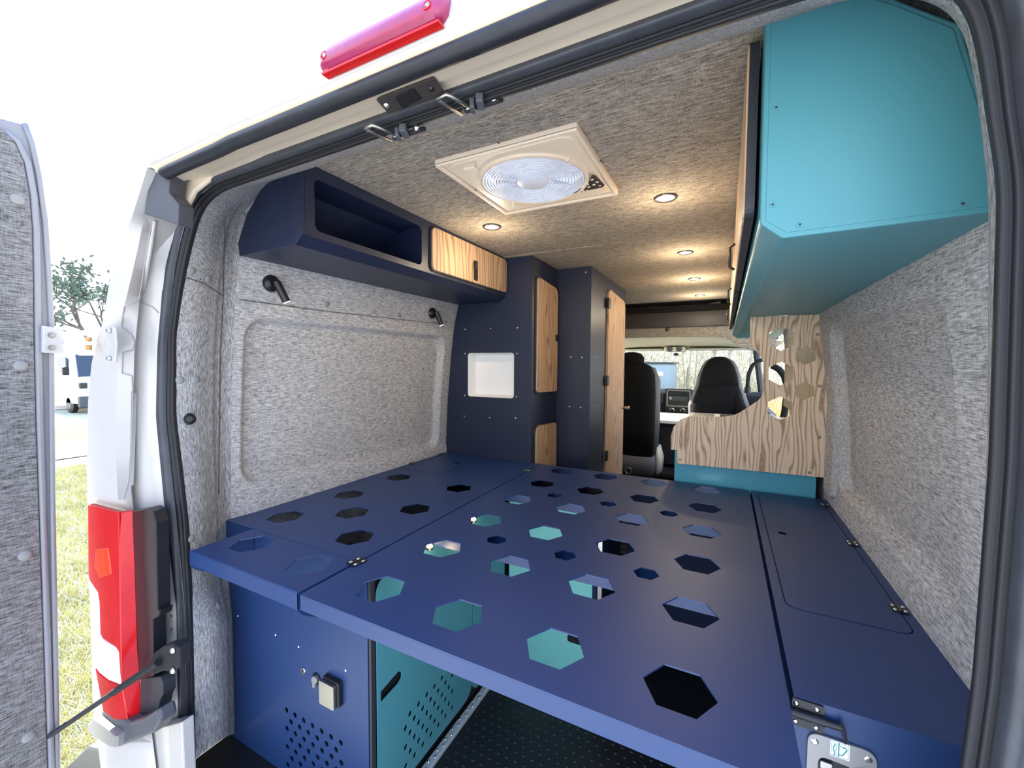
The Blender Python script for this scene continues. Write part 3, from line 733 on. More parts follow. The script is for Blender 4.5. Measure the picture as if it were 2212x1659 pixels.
ink([(.1655, -.5755), (.1698, -.5755), (.1752, -.5648), (.1735, -.5618), (.1712, -.5640)], .0008)
ink([(.1668, -.5622), (.1712, -.5622), (.1742, -.5622)], .0005)
ink([(.1600+.0011*sin(k*.9), -.5790+.0021*k) for k in range(10)], .0007)
ink([(.1625+.0008*sin(k*.9+1), -.5790+.0021*k) for k in range(10)], .0003)
ink([(.1570, -.5790), (.1770, -.5790), (.1770, -.5580), (.1570, -.5580), (.1570, -.5790)], .00025)
# bolt latch joining the boards at the front
bl = thing('bolt_hinge', 'large black corner hinge with bright screws at the front of the right bed board', 'hinge', (.13, .745, -.53))
obj('leaf', plate(rect(.1065, -.5255, .1465, -.5115, .003), [], 'Y', .749, -.004), M['black'], bl, bevel=.001)
obj('leaf', plate(rect(.1065, -.5535, .1465, -.540, .003), [], 'Y', .749, -.004), M['black'], bl, bevel=.001)
obj('barrel', tube([(.104, .7425, -.532), (.148, .7425, -.532)], .0065, 14), M['black'], bl, smooth='auto')
obj('barrel_end', tube([(.148, .7425, -.532), (.1665, .7425, -.532)], .0055, 14), M['black'], bl, smooth='auto')
obj('pull_ring', tube([(.165, .741, -.5235), (.168, .738, -.528), (.1695, .736, -.536), (.1715, .738, -.545), (.172, .741, -.552)], .0022, 8), M['black_m'], bl, smooth=True)
for x, z in ((.112, -.5185), (.138, -.5185), (.112, -.5468), (.138, -.5468)):
    obj('screw', lathe([(0, .0025), (.002, .0024), (.0038, .0008), (.004, 0)], (x, .745, z), (0, -1, 0), 12), M['screw'], bl, smooth='auto')
obj('back_rail', box((-.383, 1.925, FLOOR), (.328, 1.940, BED-.02)), M['navy_in'], ru)
# small LEDs under the left seam
for y, l in ((.937, 'warm little led under the bed seam, seen through the nearer hole'), (1.179, 'warm little led under the bed seam, seen through the farther hole')):
    t = thing('led_spot', l, 'light', (-.775, y, BED-.03), 'warm leds under the bed')
    yy = y+.027
    obj('housing', lathe([(0, 0), (.011, 0), (.011, -.006), (0, -.006)], (-.766, yy, BED-.036), (0, 0, 1), 14), M['black'], t)
    obj('diffuser', lathe([(.009, 0), (.008, .005), (.005, .008), (0, .009)], (-.766, yy, BED-.036), (0, 0, 1), 14), M['led_warm'], t, smooth=True)
    ld = bpy.data.lights.new('led', 'POINT'); ld.energy = .35; ld.color = (1, .72, .4); ld.shadow_soft_size = .01
    lo_ = bpy.data.objects.new('led_light', ld); COL.objects.link(lo_); lo_.parent = t; lo_.location = (.04, 0, -.03)

# ================================================================== OVERHEAD CABINETS
def extrude_y(sec, y0, y1): return loft([[Vector((x, y, z)) for x, z in sec] for y in (y0, y1)])
# left
lc = thing('overhead_cabinet', 'long dark blue overhead cabinet on the left with an open niche and a wood flap', 'cabinet', (-1.17, 1.34, .32))
WLX = wall_x(-1, .33)
secL = [(-1.06, .322), (-1.317, .320), (-1.322, .36), (-1.275, .437), (-1.19, .508), (-1.15, .545), (-1.03, .545), (-1.03, .348)]
secLi = [(-1.065, .334), (-1.30, .334), (-1.265, .425), (-1.18, .497), (-1.042, .535), (-1.042, .352)]
obj('end_panel', extrude_y(rnd(secL, [.004, 0, 0, .004, .004, 0, 0, .004], 3), .755, .767), M['navy_d'], lc, bevel=.002)
obj('end_inset', extrude_y([(-1.065, .330), (-1.300, .328), (-1.305, .36), (-1.265, .43), (-1.19, .497), (-1.15, .53), (-1.038, .53), (-1.038, .352)], .7535, .757), M['navy_d'], lc, bevel=.0012)
obj('bottom_panel', extrude_y([(-1.06, .322), (-1.32, .322), (-1.32, .330), (-1.06, .330)], .767, 1.927), M['navy_d'], lc)
obj('chamfer_panel', extrude_y([(-1.06, .322), (-1.06, .331), (-1.036, .352), (-1.03, .348)], .767, 1.927), M['navy_d'], lc)
niche = rect(.797, .368, 1.257, .512, .022, 6)
niche2 = rect(1.30, .360, 1.925, .530, .02, 5)
obj('face_frame', plate([(.767, .348), (1.927, .348), (1.927, .545), (.767, .545)], [niche], 'X', -1.03, -.010), M['navy_d'], lc)
bk = [(-1.315, .331), (-1.318, .36), (-1.272, .437), (-1.188, .505), (-1.148, .543), (-1.14, .543), (-1.18, .50), (-1.265, .43), (-1.305, .36)]
obj('back_panel', extrude_y(bk, .767, 1.927), M['navy_in'], lc)
obj('divider', extrude_y(secLi, 1.265, 1.277), M['navy_in'], lc)
fd = obj('flap_door', plate(rnd([(1.303, .362), (1.921, .366), (1.917, .532), (1.307, .526)], .025, 6), [], 'X', -1.029, .012), M['wood'], lc, bevel=.0015, label='wood veneer flap with black rim')
obj('door_rim', plate(rnd([(1.299, .358), (1.925, .362), (1.921, .536), (1.303, .530)], .027, 6), [], 'X', -1.030, .007), M['edge'], lc)
obj('latch', plate(rect(1.600, .374, 1.632, .462, .008), [], 'X', -1.017, .003), M['black'], fd, bevel=.001)
obj('latch_button', plate(rect(1.607, .425, 1.625, .455, .005), [], 'X', -1.014, .002), M['edge'], fd)
obj('top_panel', box((-1.17, .767, .516), (-1.041, 1.927, .520)), M['navy_in'], lc)
# right, teal
rc = thing('overhead_cabinet', 'large teal overhead cabinet on the right with a plain end panel toward the rear', 'cabinet', (.2, 2.1, .19))
secR = [(.072, .192), (.325, .196), (.322, .215), (.312, .28), (.285, .328), (.257, .439), (.194, .492), (.13, .545), (.040, .545), (.042, .218)]
obj('body', extrude_y(secR, .7555, 3.45), M['teal'], rc, bevel=.003)
ins = [(.0775, .1995), (.318, .2035), (.3165, .215), (.306, .28), (.279, .325), (.250, .435), (.190, .486), (.12, .538), (.0475, .538), (.049, .2215)]
obj('end_panel', extrude_y(ins, .754, .757), M['teal'], rc, bevel=.0012)
for px, py in ((1677, 232), (1669, 442), (1728, 485), (2080, 440)):
    p = at(px, py, Y=.754)
    sc = obj('bolt', lathe([(0, .0006), (.0045, .0008), (.005, -.0005)], p, (0, -1, 0), 16), M['teal'], rc)
    obj('socket', lathe([(0, .0009), (.0018, .001), (.002, 0)], p, (0, -1, 0), 10), M['edge'], sc)
obj('seam', extrude_y([(.0405, .2165), (.0715, .1905), (.0705, .1900), (.0395, .2165)], 2.62, 2.624), M['edge'], rc)
def over_door(y0, y1):
    o2 = rnd([(y0, .245), (y1, .245), (y1, .53), (y0, .53)], [.03, .02, .02, .02], 6)
    d = obj('door', plate(o2, [], 'X', .022, -.003), M['wood'], rc, bevel=.001, label='wood veneer door')
    obj('door_edge', plate(o2, [], 'X', .036, -.0138), M['edge'], d)
    c = .33
    obj('pull', tube([(.018, y1-.10, .30), (.004, y1-.10, .31), (.004, y1-.10, .37), (.018, y1-.10, .38)], .004, 8), M['black'], d, smooth=True)
over_door(.80, 1.60); over_door(1.612, 2.45); over_door(2.462, 3.30)

# ================================================================== TALL CABINETS
tc1 = thing('tall_cabinet', 'dark blue tall cabinet behind the bed on the left with a white recessed box', 'cabinet', (-1.15, 2.1, FLOOR))
prof1 = [(-.877, FLOOR), (-.877, CEIL-.002)] + [(XC-w+.006, z) for z, w in reversed(HW[1:])] + [(-1.412, FLOOR)]
prof1 = [(-.877, FLOOR), (-.877, CEIL-.002), (-1.12, CEIL-.002), (-1.215, .50), (-1.278, .44), (-1.322, .33), (-1.355, .19), (-1.378, 0), (-1.397, -.2), (-1.414, -.5), (-1.414, FLOOR)]
wbx = rect(-1.262, -.183, -.977, .056, .018, 6)
obj('face_panel', plate(prof1, [wbx], 'Y', 1.928, .010), M['navy_d'], tc1)
sd1 = rect(1.974, -.150, 2.268, .452, .03, 6)
obj('side_panel', plate([(1.938, FLOOR), (2.278, FLOOR), (2.278, CEIL-.002), (1.938, CEIL-.002)], [], 'X', -.877, -.010), M['navy_d'], tc1)
d = obj('door', plate(rnd([(1.972, -.150), (2.262, -.160), (2.262, .425), (1.972, .447)], [.02, .02, .05, .03], 6), [], 'X', -.876, .012), M['wood'], tc1, bevel=.001)
obj('latch', plate(rect(2.225, .128, 2.262, .165, .004), [], 'X', -.864, .004), M['black'], d, bevel=.001)
obj('door_rim', plate(rnd([(1.966, -.155), (2.266, -.165), (2.266, .430), (1.966, .452)], [.02, .02, .05, .03], 6), [], 'X', -.877, .007), M['edge'], tc1)
d = obj('door', plate(rnd([(1.968, -.60), (2.262, -.60), (2.262, -.342), (1.968, -.326)], [0, 0, .03, .05], 6), [], 'X', -.876, .012), M['wood'], tc1, bevel=.001)
obj('door_rim', plate(rnd([(1.962, -.60), (2.266, -.60), (2.266, -.337), (1.962, -.320)], [0, 0, .03, .05], 6), [], 'X', -.877, .007), M['edge'], tc1)
bm = bmesh.new()
a = [(x, z) for x, z in rect(-1.262, -.183, -.977, .056, .018, 6)]; b = [(x+(.012 if x < -1.12 else -.012), z+(.010 if z < -.06 else -.010)) for x, z in a]
V, F = loft([[Vector((x, 1.9275, z)) for x, z in a], [Vector((x, 1.99, z)) for x, z in b]], cap=False)
F.append(tuple(range(len(a), 2*len(a))))
obj('white_box', (V, F), M['white'], tc1, smooth='auto')
for x, z in ((-1.281, .187), (-1.119, .185), (-.959, .184), (-1.281, .052), (-.961, .051), (-1.284, -.179), (-.962, -.173), (-1.287, -.296), (-1.123, -.293), (-.966, -.285)):
    obj('screw', lathe([(0, .001), (.0022, .001), (.0034, 0)], (x, 1.928, z), (0, -1, 0), 10), M['screwp'], tc1)
tc2 = thing('wardrobe', 'dark tall wardrobe with a long narrow wood door, nearest the driver seats', 'cabinet', (-.9, 2.7, FLOOR))
obj('face_panel', box((-.98, 2.280, FLOOR), (-.675, 2.290, CEIL-.002)), M['navy_d'], tc2)
obj('side_panel', plate([(2.290, FLOOR), (3.155, FLOOR), (3.155, CEIL-.002), (2.290, CEIL-.002)], [], 'X', -.675, -.010), M['navy_d'], tc2)
obj('back_panel', box((-1.30, 3.145, FLOOR), (-.686, 3.155, CEIL-.002)), M['navy_in'], tc2)
d = obj('door', plate(rnd([(2.60, FLOOR+.05), (3.105, FLOOR+.05), (3.105, .450), (2.625, .475)], [.01, .01, .07, .05], 6), [], 'X', -.674, .013), M['wood'], tc2, bevel=.001)
obj('knob', lathe([(0, .050), (.012, .050), (.015, .044), (.012, .030), (.007, .012), (.010, .003), (.010, 0)], (-.661, 3.07, -.318), (1, 0, 0), 18), M['steel'], d, smooth='auto', label='brushed metal knob')
for z in (.381, -.105, -.586):
    obj('hinge', plate(rect(2.590, z-.032, 2.640, z+.032, .004), [], 'X', -.664, .010), M['black'], tc2, bevel=.002)
for x, z in ((-.709, .513), (-.79, .039), (-.724, .037), (-.795, -.247), (-.728, -.249)):
    obj('screw', lathe([(0, .001), (.0026, .001), (.004, 0)], (x, 2.280, z), (0, -1, 0), 10), M['screwp'], tc2)
for y, z in ((2.35, .45), (2.35, .04), (2.41, .04), (2.35, -.24), (2.41, -.25)):
    obj('screw', lathe([(0, .001), (.002, .001), (.003, 0)], (-.675, y, z), (1, 0, 0), 8), M['screwp'], tc2)

# ================================================================== KITCHEN + DIVIDER
kt = thing('kitchen_unit', 'pale blue-teal kitchen base behind the wood divider panel', 'cabinet', (.08, 2.6, FLOOR))
obj('body', box((-.187, 1.948, FLOOR), (.327, 3.02, -.345)), M['teal_k'], kt, bevel=.002)
obj('worktop', box((-.20, 1.948, -.345), (.34, 3.05, -.325)), M['white'], kt, bevel=.003)
sk_ = obj('hob', box((-.02, 2.35, -.325), (.18, 2.95, -.315)), M['black'], kt, bevel=.004)
obj('sink_rim', box((-.17, 2.45, -.325), (-.05, 2.95, -.315)), M['steel'], kt, bevel=.003)
dv = thing('divider_panel', 'streaked wood divider panel with a swooping edge and five hexagonal holes', 'panel', (.1, 1.94, -.43))
o = [at(x, y, Y=1.93) for x, y in ((1462, 1001), (1792, 1033), (1793, 850), (1776, 679), (1621, 685), (1621, 735), (1628, 752), (1643, 768), (1649, 782), (1649, 845), (1645, 858), (1638, 866), (1596, 893), (1580, 899), (1560, 901), (1492, 899), (1470, 906), (1455, 922), (1449, 942), (1449, 971), (1462, 972))]
o = [(p.x, p.z) for p in o]
hx = []
for px, py, r in ((1688, 732, .0475), (1687, 807, .0475), (1685, 882, .0475), (1741, 768, .0365), (1738, 845, .0365)):
    p = at(px, py, Y=1.93); hx.append(hexa(p.x, p.z, r, pi/6))
obj('sheet', plate(o, hx, 'Y', 1.930, .012), M['wood_p'], dv)
for px, py in ((1767, 722), (1770, 834), (1770, 945), (1469, 993), (1749, 1021)):
    p = at(px, py, Y=1.93)
    obj('screw_cap', lathe([(0, .004), (.003, .004), (.0058, .001), (.006, 0)], (p.x, 1.93, p.z), (0, -1, 0), 14), M['steel'], dv, smooth='auto')
ws = thing('splashback', 'grey-brown wood splashback on the right wall, seen through the holes of the divider', 'panel', (.32, 2.4, -.24))
obj('sheet', box((.315, 1.95, -.24), (.327, 2.92, .19)), M['wood_g'], ws)
ls = thing('led_strip', 'bright led strip under the teal cabinet, seen through the topmost hexagonal hole', 'light', (.22, 2.4, .18))
obj('channel', box((.200, 2.00, .184), (.222, 2.85, .192)), M['steel'], ls)
obj('diffuser', box((.202, 2.00, .178), (.220, 2.85, .184)), M['led_w'], ls)

# ================================================================== ROOF FAN, LAMPS
fn = thing('roof_fan', 'cream square roof vent fan with a round pale grille in the ceiling', 'fan', (FCX, FCY, CEIL))
zf = CEIL-.012
obj('frame', plate(rnd([(FX0, FY0), (FX1, FY0), (FX1, FY1), (FX0, FY1)], .006, 3), [circ(FCX, FCY, .158, 48)], 'Z', zf+.012, -.010), M['cream'], fn, bevel=.003)
prf = rnd([(FX0+.022, FY0+.022), (FX1-.022, FY0+.022), (FX1-.022, FY1-.022), (FX0+.022, FY1-.022)], .04, 6)
obj('inner_frame', plate(prf, [circ(FCX, FCY, .156, 48)], 'Z', zf+.004, -.006), M['cream'], fn, bevel=.003)
obj('outer_rim', loft([[Vector((x, y, zf-.001)) for x, y in rect(FX0, FY0, FX1, FY1, .006)], [Vector((x, y, zf-.005)) for x, y in rect(FX0+.002, FY0+.002, FX1-.002, FY1-.002, .006)],
    [Vector((x, y, zf-.005)) for x, y in rect(FX0+.009, FY0+.009, FX1-.009, FY1-.009, .008)], [Vector((x, y, zf+.001)) for x, y in rect(FX0+.012, FY0+.012, FX1-.012, FY1-.012, .01)]], cap=False), M['cream'], fn)
bm = bmesh.new(); add_lathe(bm, [(.162, -.002), (.160, .008), (.152, .009), (.148, .004), (.150, -.03)], (FCX, FCY, zf), (0, 0, -1), 56)
obj('ring', bm, M['cream'], fn, smooth='auto')
gr = bmesh.new()
for k in range(12):
    r = .052+.0085*k
    V = []; n = 56
    add_lathe(gr, [(r-.0016, .004), (r-.0016, .0075), (r+.0016, .0075), (r+.0016, .004), (r-.0016, .004)], (FCX, FCY, zf), (0, 0, -1), n)
obj('grille_ring', gr, M['grille'], fn, smooth='auto')
for k in range(12):
    a = 2*pi*k/12+.12; c, s = cos(a), sin(a)
    obj('grille_spoke', tube([(FCX+c*.045, FCY+s*.045, zf-.004), (FCX+c*.15, FCY+s*.15, zf-.004)], .0018, 6), M['grille'], fn)
obj('hub', lathe([(0, .011), (.040, .010), (.047, .006), (.047, 0)], (FCX, FCY, zf), (0, 0, -1), 40), M['grille'], fn, smooth='auto')
for k in range(10):
    a = 2*pi*k/10
    P = []
    for r, w, tw in ((.03, .2, .010), (.08, .25, .012), (.14, .22, .008)):
        P.append((Vector((FCX+r*cos(a-w), FCY+r*sin(a-w), CEIL+.02-tw)), Vector((FCX+r*cos(a+w), FCY+r*sin(a+w), CEIL+.02+tw))))
    V = [p for q in P for p in q]; obj('fan_blade', (V, [(0, 1, 3, 2), (2, 3, 5, 4)]), M['grille'], fn)
obj('throat', lathe([(.160, -.01), (.172, .015), (.175, .16), (.178, .16), (.178, -.0)], (FCX, FCY, CEIL), (0, 0, 1), 40), M['white'], fn, smooth='auto')
obj('lid', lathe([(0, .215), (.12, .21), (.19, .185), (.19, .17), (.12, .2), (0, .205)], (FCX, FCY, CEIL), (0, 0, 1), 40), M['lid'], fn, smooth='auto')
cp_ = [at(x, y, Z=CEIL-.02) for x, y in ((1279, 379), (1287, 381), (1306, 400), (1301, 405), (1236, 419), (1258, 406), (1272, 393))]
kp = obj('control_panel', plate([(p.x, p.y) for p in cp_], [], 'Z', CEIL-.0185, -.0012), M['leather'], fn)
random.seed(5)
for k in range(7):
    t = (k+.5)/7; x = -.375+.052*(k % 3)*.55+.006; y = 1.215+.1*t*.8
for px, py, rx in ((1279, 388, .006), (1290, 393, .006), (1283, 399, .006), (1272, 404, .006), (1260, 412, .005), (1296, 401, .005), (1268, 411, .004)):
    p = at(px, py, Z=CEIL-.0197)
    obj('key_mark', lathe([(0, .0006), (rx*.8, .0006), (rx*.8, 0)], p, (0, 0, -1), 8), M['ivory'], kp)
p = at(1108, 437, Z=CEIL-.02)
obj('crank_knob', lathe([(0, .022), (.005, .022), (.006, .01), (.009, 0)], p, (0, 0, -1), 14), M['cream'], fn, smooth='auto')
p = at(1018, 367, Z=CEIL-.02)
obj('catch', box((p.x-.018, p.y-.010, CEIL-.022), (p.x+.016, p.y+.010, CEIL-.014)), M['cream'], fn, bevel=.002)
for k in range(6):
    a = .5+k*pi/3; obj('clip', box((FCX+.157*cos(a)-.005, FCY+.157*sin(a)-.005, zf-.010), (FCX+.157*cos(a)+.005, FCY+.157*sin(a)+.005, zf-.002)), M['cream'], fn, bevel=.001)
for px, py in ((1077, 309), (1298, 348), (1028, 411), (1205, 434)):
    p = at(px, py, Z=CEIL-.017); obj('screw', lathe([(0, .001), (.003, .001), (.004, 0)], (p.x, p.y, CEIL-.0165), (0, 0, -1), 10), M['leather'], fn)

def downlight(x, y, label, power):
    t = thing('downlight', label, 'light', (x, y, CEIL), 'round ceiling downlights')
    obj('bezel', lathe([(.038, 0), (.037, .004), (.033, .006), (.028, .004), (.027, 0)], (x, y, CEIL), (0, 0, -1), 28), M['leather'], t, smooth='auto')
    obj('lens', lathe([(0, .0035), (.020, .0035), (.027, .002), (.027, 0)], (x, y, CEIL), (0, 0, -1), 24), M['lamp_on'], t)
    obj('spring_clip', box((x-.004, y-.040, CEIL-.006), (x+.003, y-.034, CEIL-.001)), M['steel'], t)
    ld = bpy.data.lights.new('downlight', 'POINT'); ld.energy = power; ld.color = (1, .82, .58); ld.shadow_soft_size = .025
    lo_ = bpy.data.objects.new('downlight_beam', ld); COL.objects.link(lo_); lo_.parent = t; lo_.location = (0, 0, -.13)
downlight(-.843, 1.460, 'left downlight just ahead of the roof fan, near the wood flap', 2.6)
downlight(-.188, 1.460, 'largest downlight, right of the roof fan', 2.6)
downlight(-.187, 2.205, 'downlight just past the first ceiling joint', 4.0)
downlight(-.190, 2.900, 'downlight just before the second ceiling joint', 5.5)
downlight(-.192, 3.610, 'farthest downlight, just before the dark overcab shelf', 5.5)

def reading_lamp(px, py, tip, label):
    h, nn = hit(BW, px, py); h = Vector(h)
    t = thing('reading_lamp', label, 'lamp', h, 'swivel reading lamps on the left wall')
    obj('wall_base', lathe([(0, .014), (.012, .018), (.022, .014), (.027, .008), (.029, 0)], h, (1, 0, 0), 28), M['black'], t, smooth='auto')
    j = h+Vector((.030, .004, -.006))
    obj('joint', tube([h+Vector((.012, 0, 0)), h+Vector((.024, .002, .004)), j], .0055, 10), M['black'], t, smooth='auto')
    d = Vector((.010, .022, -.052)).normalized()
    obj('barrel', tube([j-d*.010, j+d*.060], .0125, 24), M['black'], t, smooth='auto')
    obj('lens', lathe([(0, .001), (.0105, .001), (.0105, -.002)], j+d*.0605, d, 18), M['lamp_on'], t)
    ld = bpy.data.lights.new('reading_light', 'SPOT'); ld.energy = 1.4; ld.spot_size = radians(80); ld.spot_blend = .7; ld.color = (1, .80, .60); ld.shadow_soft_size = .008
    lo_ = bpy.data.objects.new('reading_beam', ld); COL.objects.link(lo_); lo_.parent = t; lo_.location = (j+d*.062)-h
    lo_.rotation_euler = d.to_track_quat('-Z', 'Y').to_euler()
reading_lamp(585, 612, None, 'black swivel lamp on the grey wall under the open niche, nearer the rear opening')
reading_lamp(933, 676, None, 'black swivel lamp on the grey wall next to the dark blue tall cabinet')

# ================================================================== CAB
sf = thing('overcab_shelf', 'dark brown padded shelf edge above the cab', 'shelf', (-.5, 4.1, .34))
obj('fascia', loft([[Vector((x, y, z)) for y, z in ((4.10, .345), (4.092, .42), (4.10, .478), (4.13, .482), (4.30, .47), (4.32, .36))] for x in (-1.42, .04)]), M['leather'], sf, smooth='auto')
bm = bmesh.new(); add_box(bm, (-1.3, 3.87, .60), (.03, 4.3, .61)); add_box(bm, (.025, 3.87, .48), (.04, 4.3, .61)); add_box(bm, (-1.3, 4.29, .46), (.04, 4.31, .61)); add_box(bm, (-1.3, 3.862, CEIL), (.04, 3.87, .61))
obj('hatch_liner', bm, M['black_m'], sf)
V, F = grid(lambda a, b: Vector((-1.1+1.05*a, 3.98+.10*b, .545-.03*sin(pi*a)*(1-b)-.012*abs(sin(a*9+b*2)))), 30, 6)
obj('blind_cloth', (V, F), M['seat_g'], sf, smooth=True)
tr = setting('trim_10', (-.5, 4.15, .25))
hdr = [at(x, y, Y=4.14) for x, y in ((1300, 706), (1582, 703), (1600, 722), (1640, 750), (1665, 765), (1700, 690), (1700, 600), (1300, 600))]
obj('cab_header', plate([(p.x, p.z) for p in hdr][:1]+[(p.x, p.z) for p in hdr][1:5]+[(.36, .14), (.36, .341), (.04, .341), (-1.4, .341), (-1.4, .25)] if False else
    [(-1.42, .255), (-.45, .258), (-.06, .248), (.02, .225), (.10, .165), (.20, .125), (.38, .10), (.38, .60), (.045, .60), (.045, .345), (-1.42, .345)], [], 'Y', 4.145, .03), M['felt_x'], tr)
obj('header_button', lathe([(0, .006), (.016, .004), (.02, 0)], at(1441, 712, Y=4.145), (0, -1, 0), 14), M['leather'], tr)
# headliner from header to windscreen
def hl(a, b):
    x = -1.42+1.86*a; y = 4.17+(5.45-4.17)*b
    e = abs(x+.50)/.93
    return Vector((x, y, .262-.06*b-.02*e**2-.09*max(0, e-.55)))
obj('headliner', grid(hl, 20, 12), M['headliner'], tr, smooth=True)
w1 = setting('window_1', (-.5, 5.6, -.1))
obj('pane', loft([[Vector((-1.30, 5.46, .20)), Vector((.30, 5.46, .20)), Vector((.42, 5.95, -.40)), Vector((-1.42, 5.95, -.40))], [Vector((-1.30, 5.465, .20)), Vector((.30, 5.465, .20)), Vector((.42, 5.955, -.40)), Vector((-1.42, 5.955, -.40))]]), M['glass'], w1)
for s_ in (-1, 1):
    obj('pillar', tube([(-.5+s_*.80, 5.42, .22), (-.5+s_*.92, 5.95, -.42)], .035, 8), M['grey_pl'], w1)
bm = bmesh.new(); add_box(bm, (-1.34, 5.40, .17), (.34, 5.47, .22)); obj('header_rail', bm, M['headliner'], w1, bevel=.01)
vs1 = thing('sun_visor', 'cream sun visor folded up on the left of the windscreen top', 'visor', (-.9, 5.35, .19))
obj('flap', box((-1.25, 5.20, .165), (-.66, 5.42, .185)), M['ivory'], vs1, bevel=.01, seg=3)
vs2 = thing('sun_visor', 'cream sun visor folded up on the right of the windscreen top', 'visor', (-.0, 5.35, .19))
obj('flap', box((-.38, 5.20, .165), (.24, 5.42, .185)), M['ivory'], vs2, bevel=.01, seg=3)
cl = thing('courtesy_lamp', 'ivory courtesy lamp pod between the two sun visors', 'lamp', (-.53, 5.25, .18))
obj('pod', box((-.64, 5.12, .150), (-.41, 5.40, .205)), M['ivory'], cl, bevel=.02, seg=3)
for x in (-.575, -.475): obj('lens', lathe([(0, .004), (.028, .004), (.034, 0)], (x, 5.118, .178), (0, -1, 0), 16), M['seat_g'], cl)
obj('camera_stub', box((-.555, 5.36, .105), (-.505, 5.41, .135)), M['black'], w1, bevel=.004)
# dashboard
da = thing('dashboard', 'black cab dashboard with radio slot and two round vent dials', 'dashboard', (-.5, 5.5, -.6))
obj('top', loft([[Vector((x, y, z)) for y, z in ((5.30, -.75), (5.30, -.345), (5.40, -.315), (5.90, -.33), (5.90, -.75))] for x in (-1.4, .40)]), M['black_m'], da, bevel=.02, seg=3)
cs = obj('centre_stack', loft([[Vector((x, y, z)) for x, z in rect(-.625, -.62, -.33, -.290, .02)] for y in (5.24, 5.32)]), M['black'], da)
obj('stack_rim', plate(rect(-.61, -.50, -.345, -.30, .02), [rect(-.595, -.485, -.36, -.315, .015)], 'Y', 5.238, -.004), M['plate'], cs)
obj('screen_slot', box((-.57, 5.228, -.365), (-.39, 5.24, -.325)), M['glassdark'], cs, bevel=.003)
obj('radio', box((-.585, 5.225, -.43), (-.375, 5.24, -.375)), M['grey_pl'], cs, bevel=.003)
for x in (-.56,): obj('radio_knob', lathe([(0, .012), (.014, .012), (.016, 0)], (x, 5.225, -.40), (0, -1, 0), 14), M['steel'], cs)
for x in (-.545, -.425):
    dl = obj('dial', lathe([(.022, .016), (.030, .014), (.032, 0)], (x, 5.238, -.545), (0, -1, 0), 20), M['screw'], cs, smooth='auto')
    obj('dial_face', lathe([(0, .012), (.022, .012), (.022, 0)], (x, 5.238, -.545), (0, -1, 0), 18), M['black'], dl)
for x in (-.70, -.27, .16):
    v_ = obj('air_vent', plate(rect(x-.045, -.46, x+.045, -.34, .012), [], 'Y', 5.298, -.01), M['grey_pl'], da, bevel=.003)
    for k in range(4): obj('louvre', box((x-.035, 5.28, -.44+.024*k), (x+.035, 5.29, -.432+.024*k)), M['black'], v_)
obj('cluster_hood', loft([sell(-1.05, 5.5, .22, .2, -.34), sell(-1.05, 5.52, .20, .17, -.25), sell(-1.05, 5.55, .12, .10, -.235)]), M['black_m'], da, smooth=True)
st_ = thing('steering_wheel', 'black steering wheel half hidden behind the left seat', 'steering wheel', (-1.0, 5.1, -.35))
bm = bmesh.new(); P = [Vector((-1.0+.19*cos(a), 5.05+.05*sin(a), -.32+.18*sin(a))) for a in [2*pi*k/28 for k in range(29)]]; add_tube(bm, P, .014, 8, False); obj('rim', bm, M['black'], st_, smooth=True)
obj('spoke', tube([(-1.18, 5.05, -.32), (-1.0, 5.08, -.34), (-.82, 5.05, -.32)], .02, 8), M['black'], st_, smooth=True)
gl = thing('gear_lever', 'chrome-topped gear lever beside the dashboard centre stack', 'gear lever', (-.72, 5.15, -.55))
obj('boot', loft([sell(-.72, 5.12, .07, .06, -.56), sell(-.715, 5.11, .03, .03, -.47)]), M['black_m'], gl, smooth=True)
obj('stick', tube([(-.715, 5.11, -.48), (-.71, 5.10, -.38)], .010, 10), M['black'], gl)
obj('knob', lathe([(0, .05), (.018, .045), (.026, .025), (.018, .004), (.010, 0)], (-.71, 5.10, -.40), (0, 0, 1), 16), M['screw'], gl, smooth=True)
cn = thing('bench_seat', 'pale topped low box between the seats in the cab', 'seat', (-.45, 4.6, -1.0))
obj('top', box((-.72, 4.30, -.585), (-.20, 4.95, -.545)), M['white'], cn, bevel=.012, seg=3)
obj('base', box((-.70, 4.36, -1.0), (-.24, 4.93, -.585)), M['black_m'], cn, bevel=.01)
obj('floor_mat', box((-1.4, 4.1, -1.06), (.38, 5.6, -1.03)), M['black_m'], setting('trim_11', (-.5, 4.8, -1.06)))

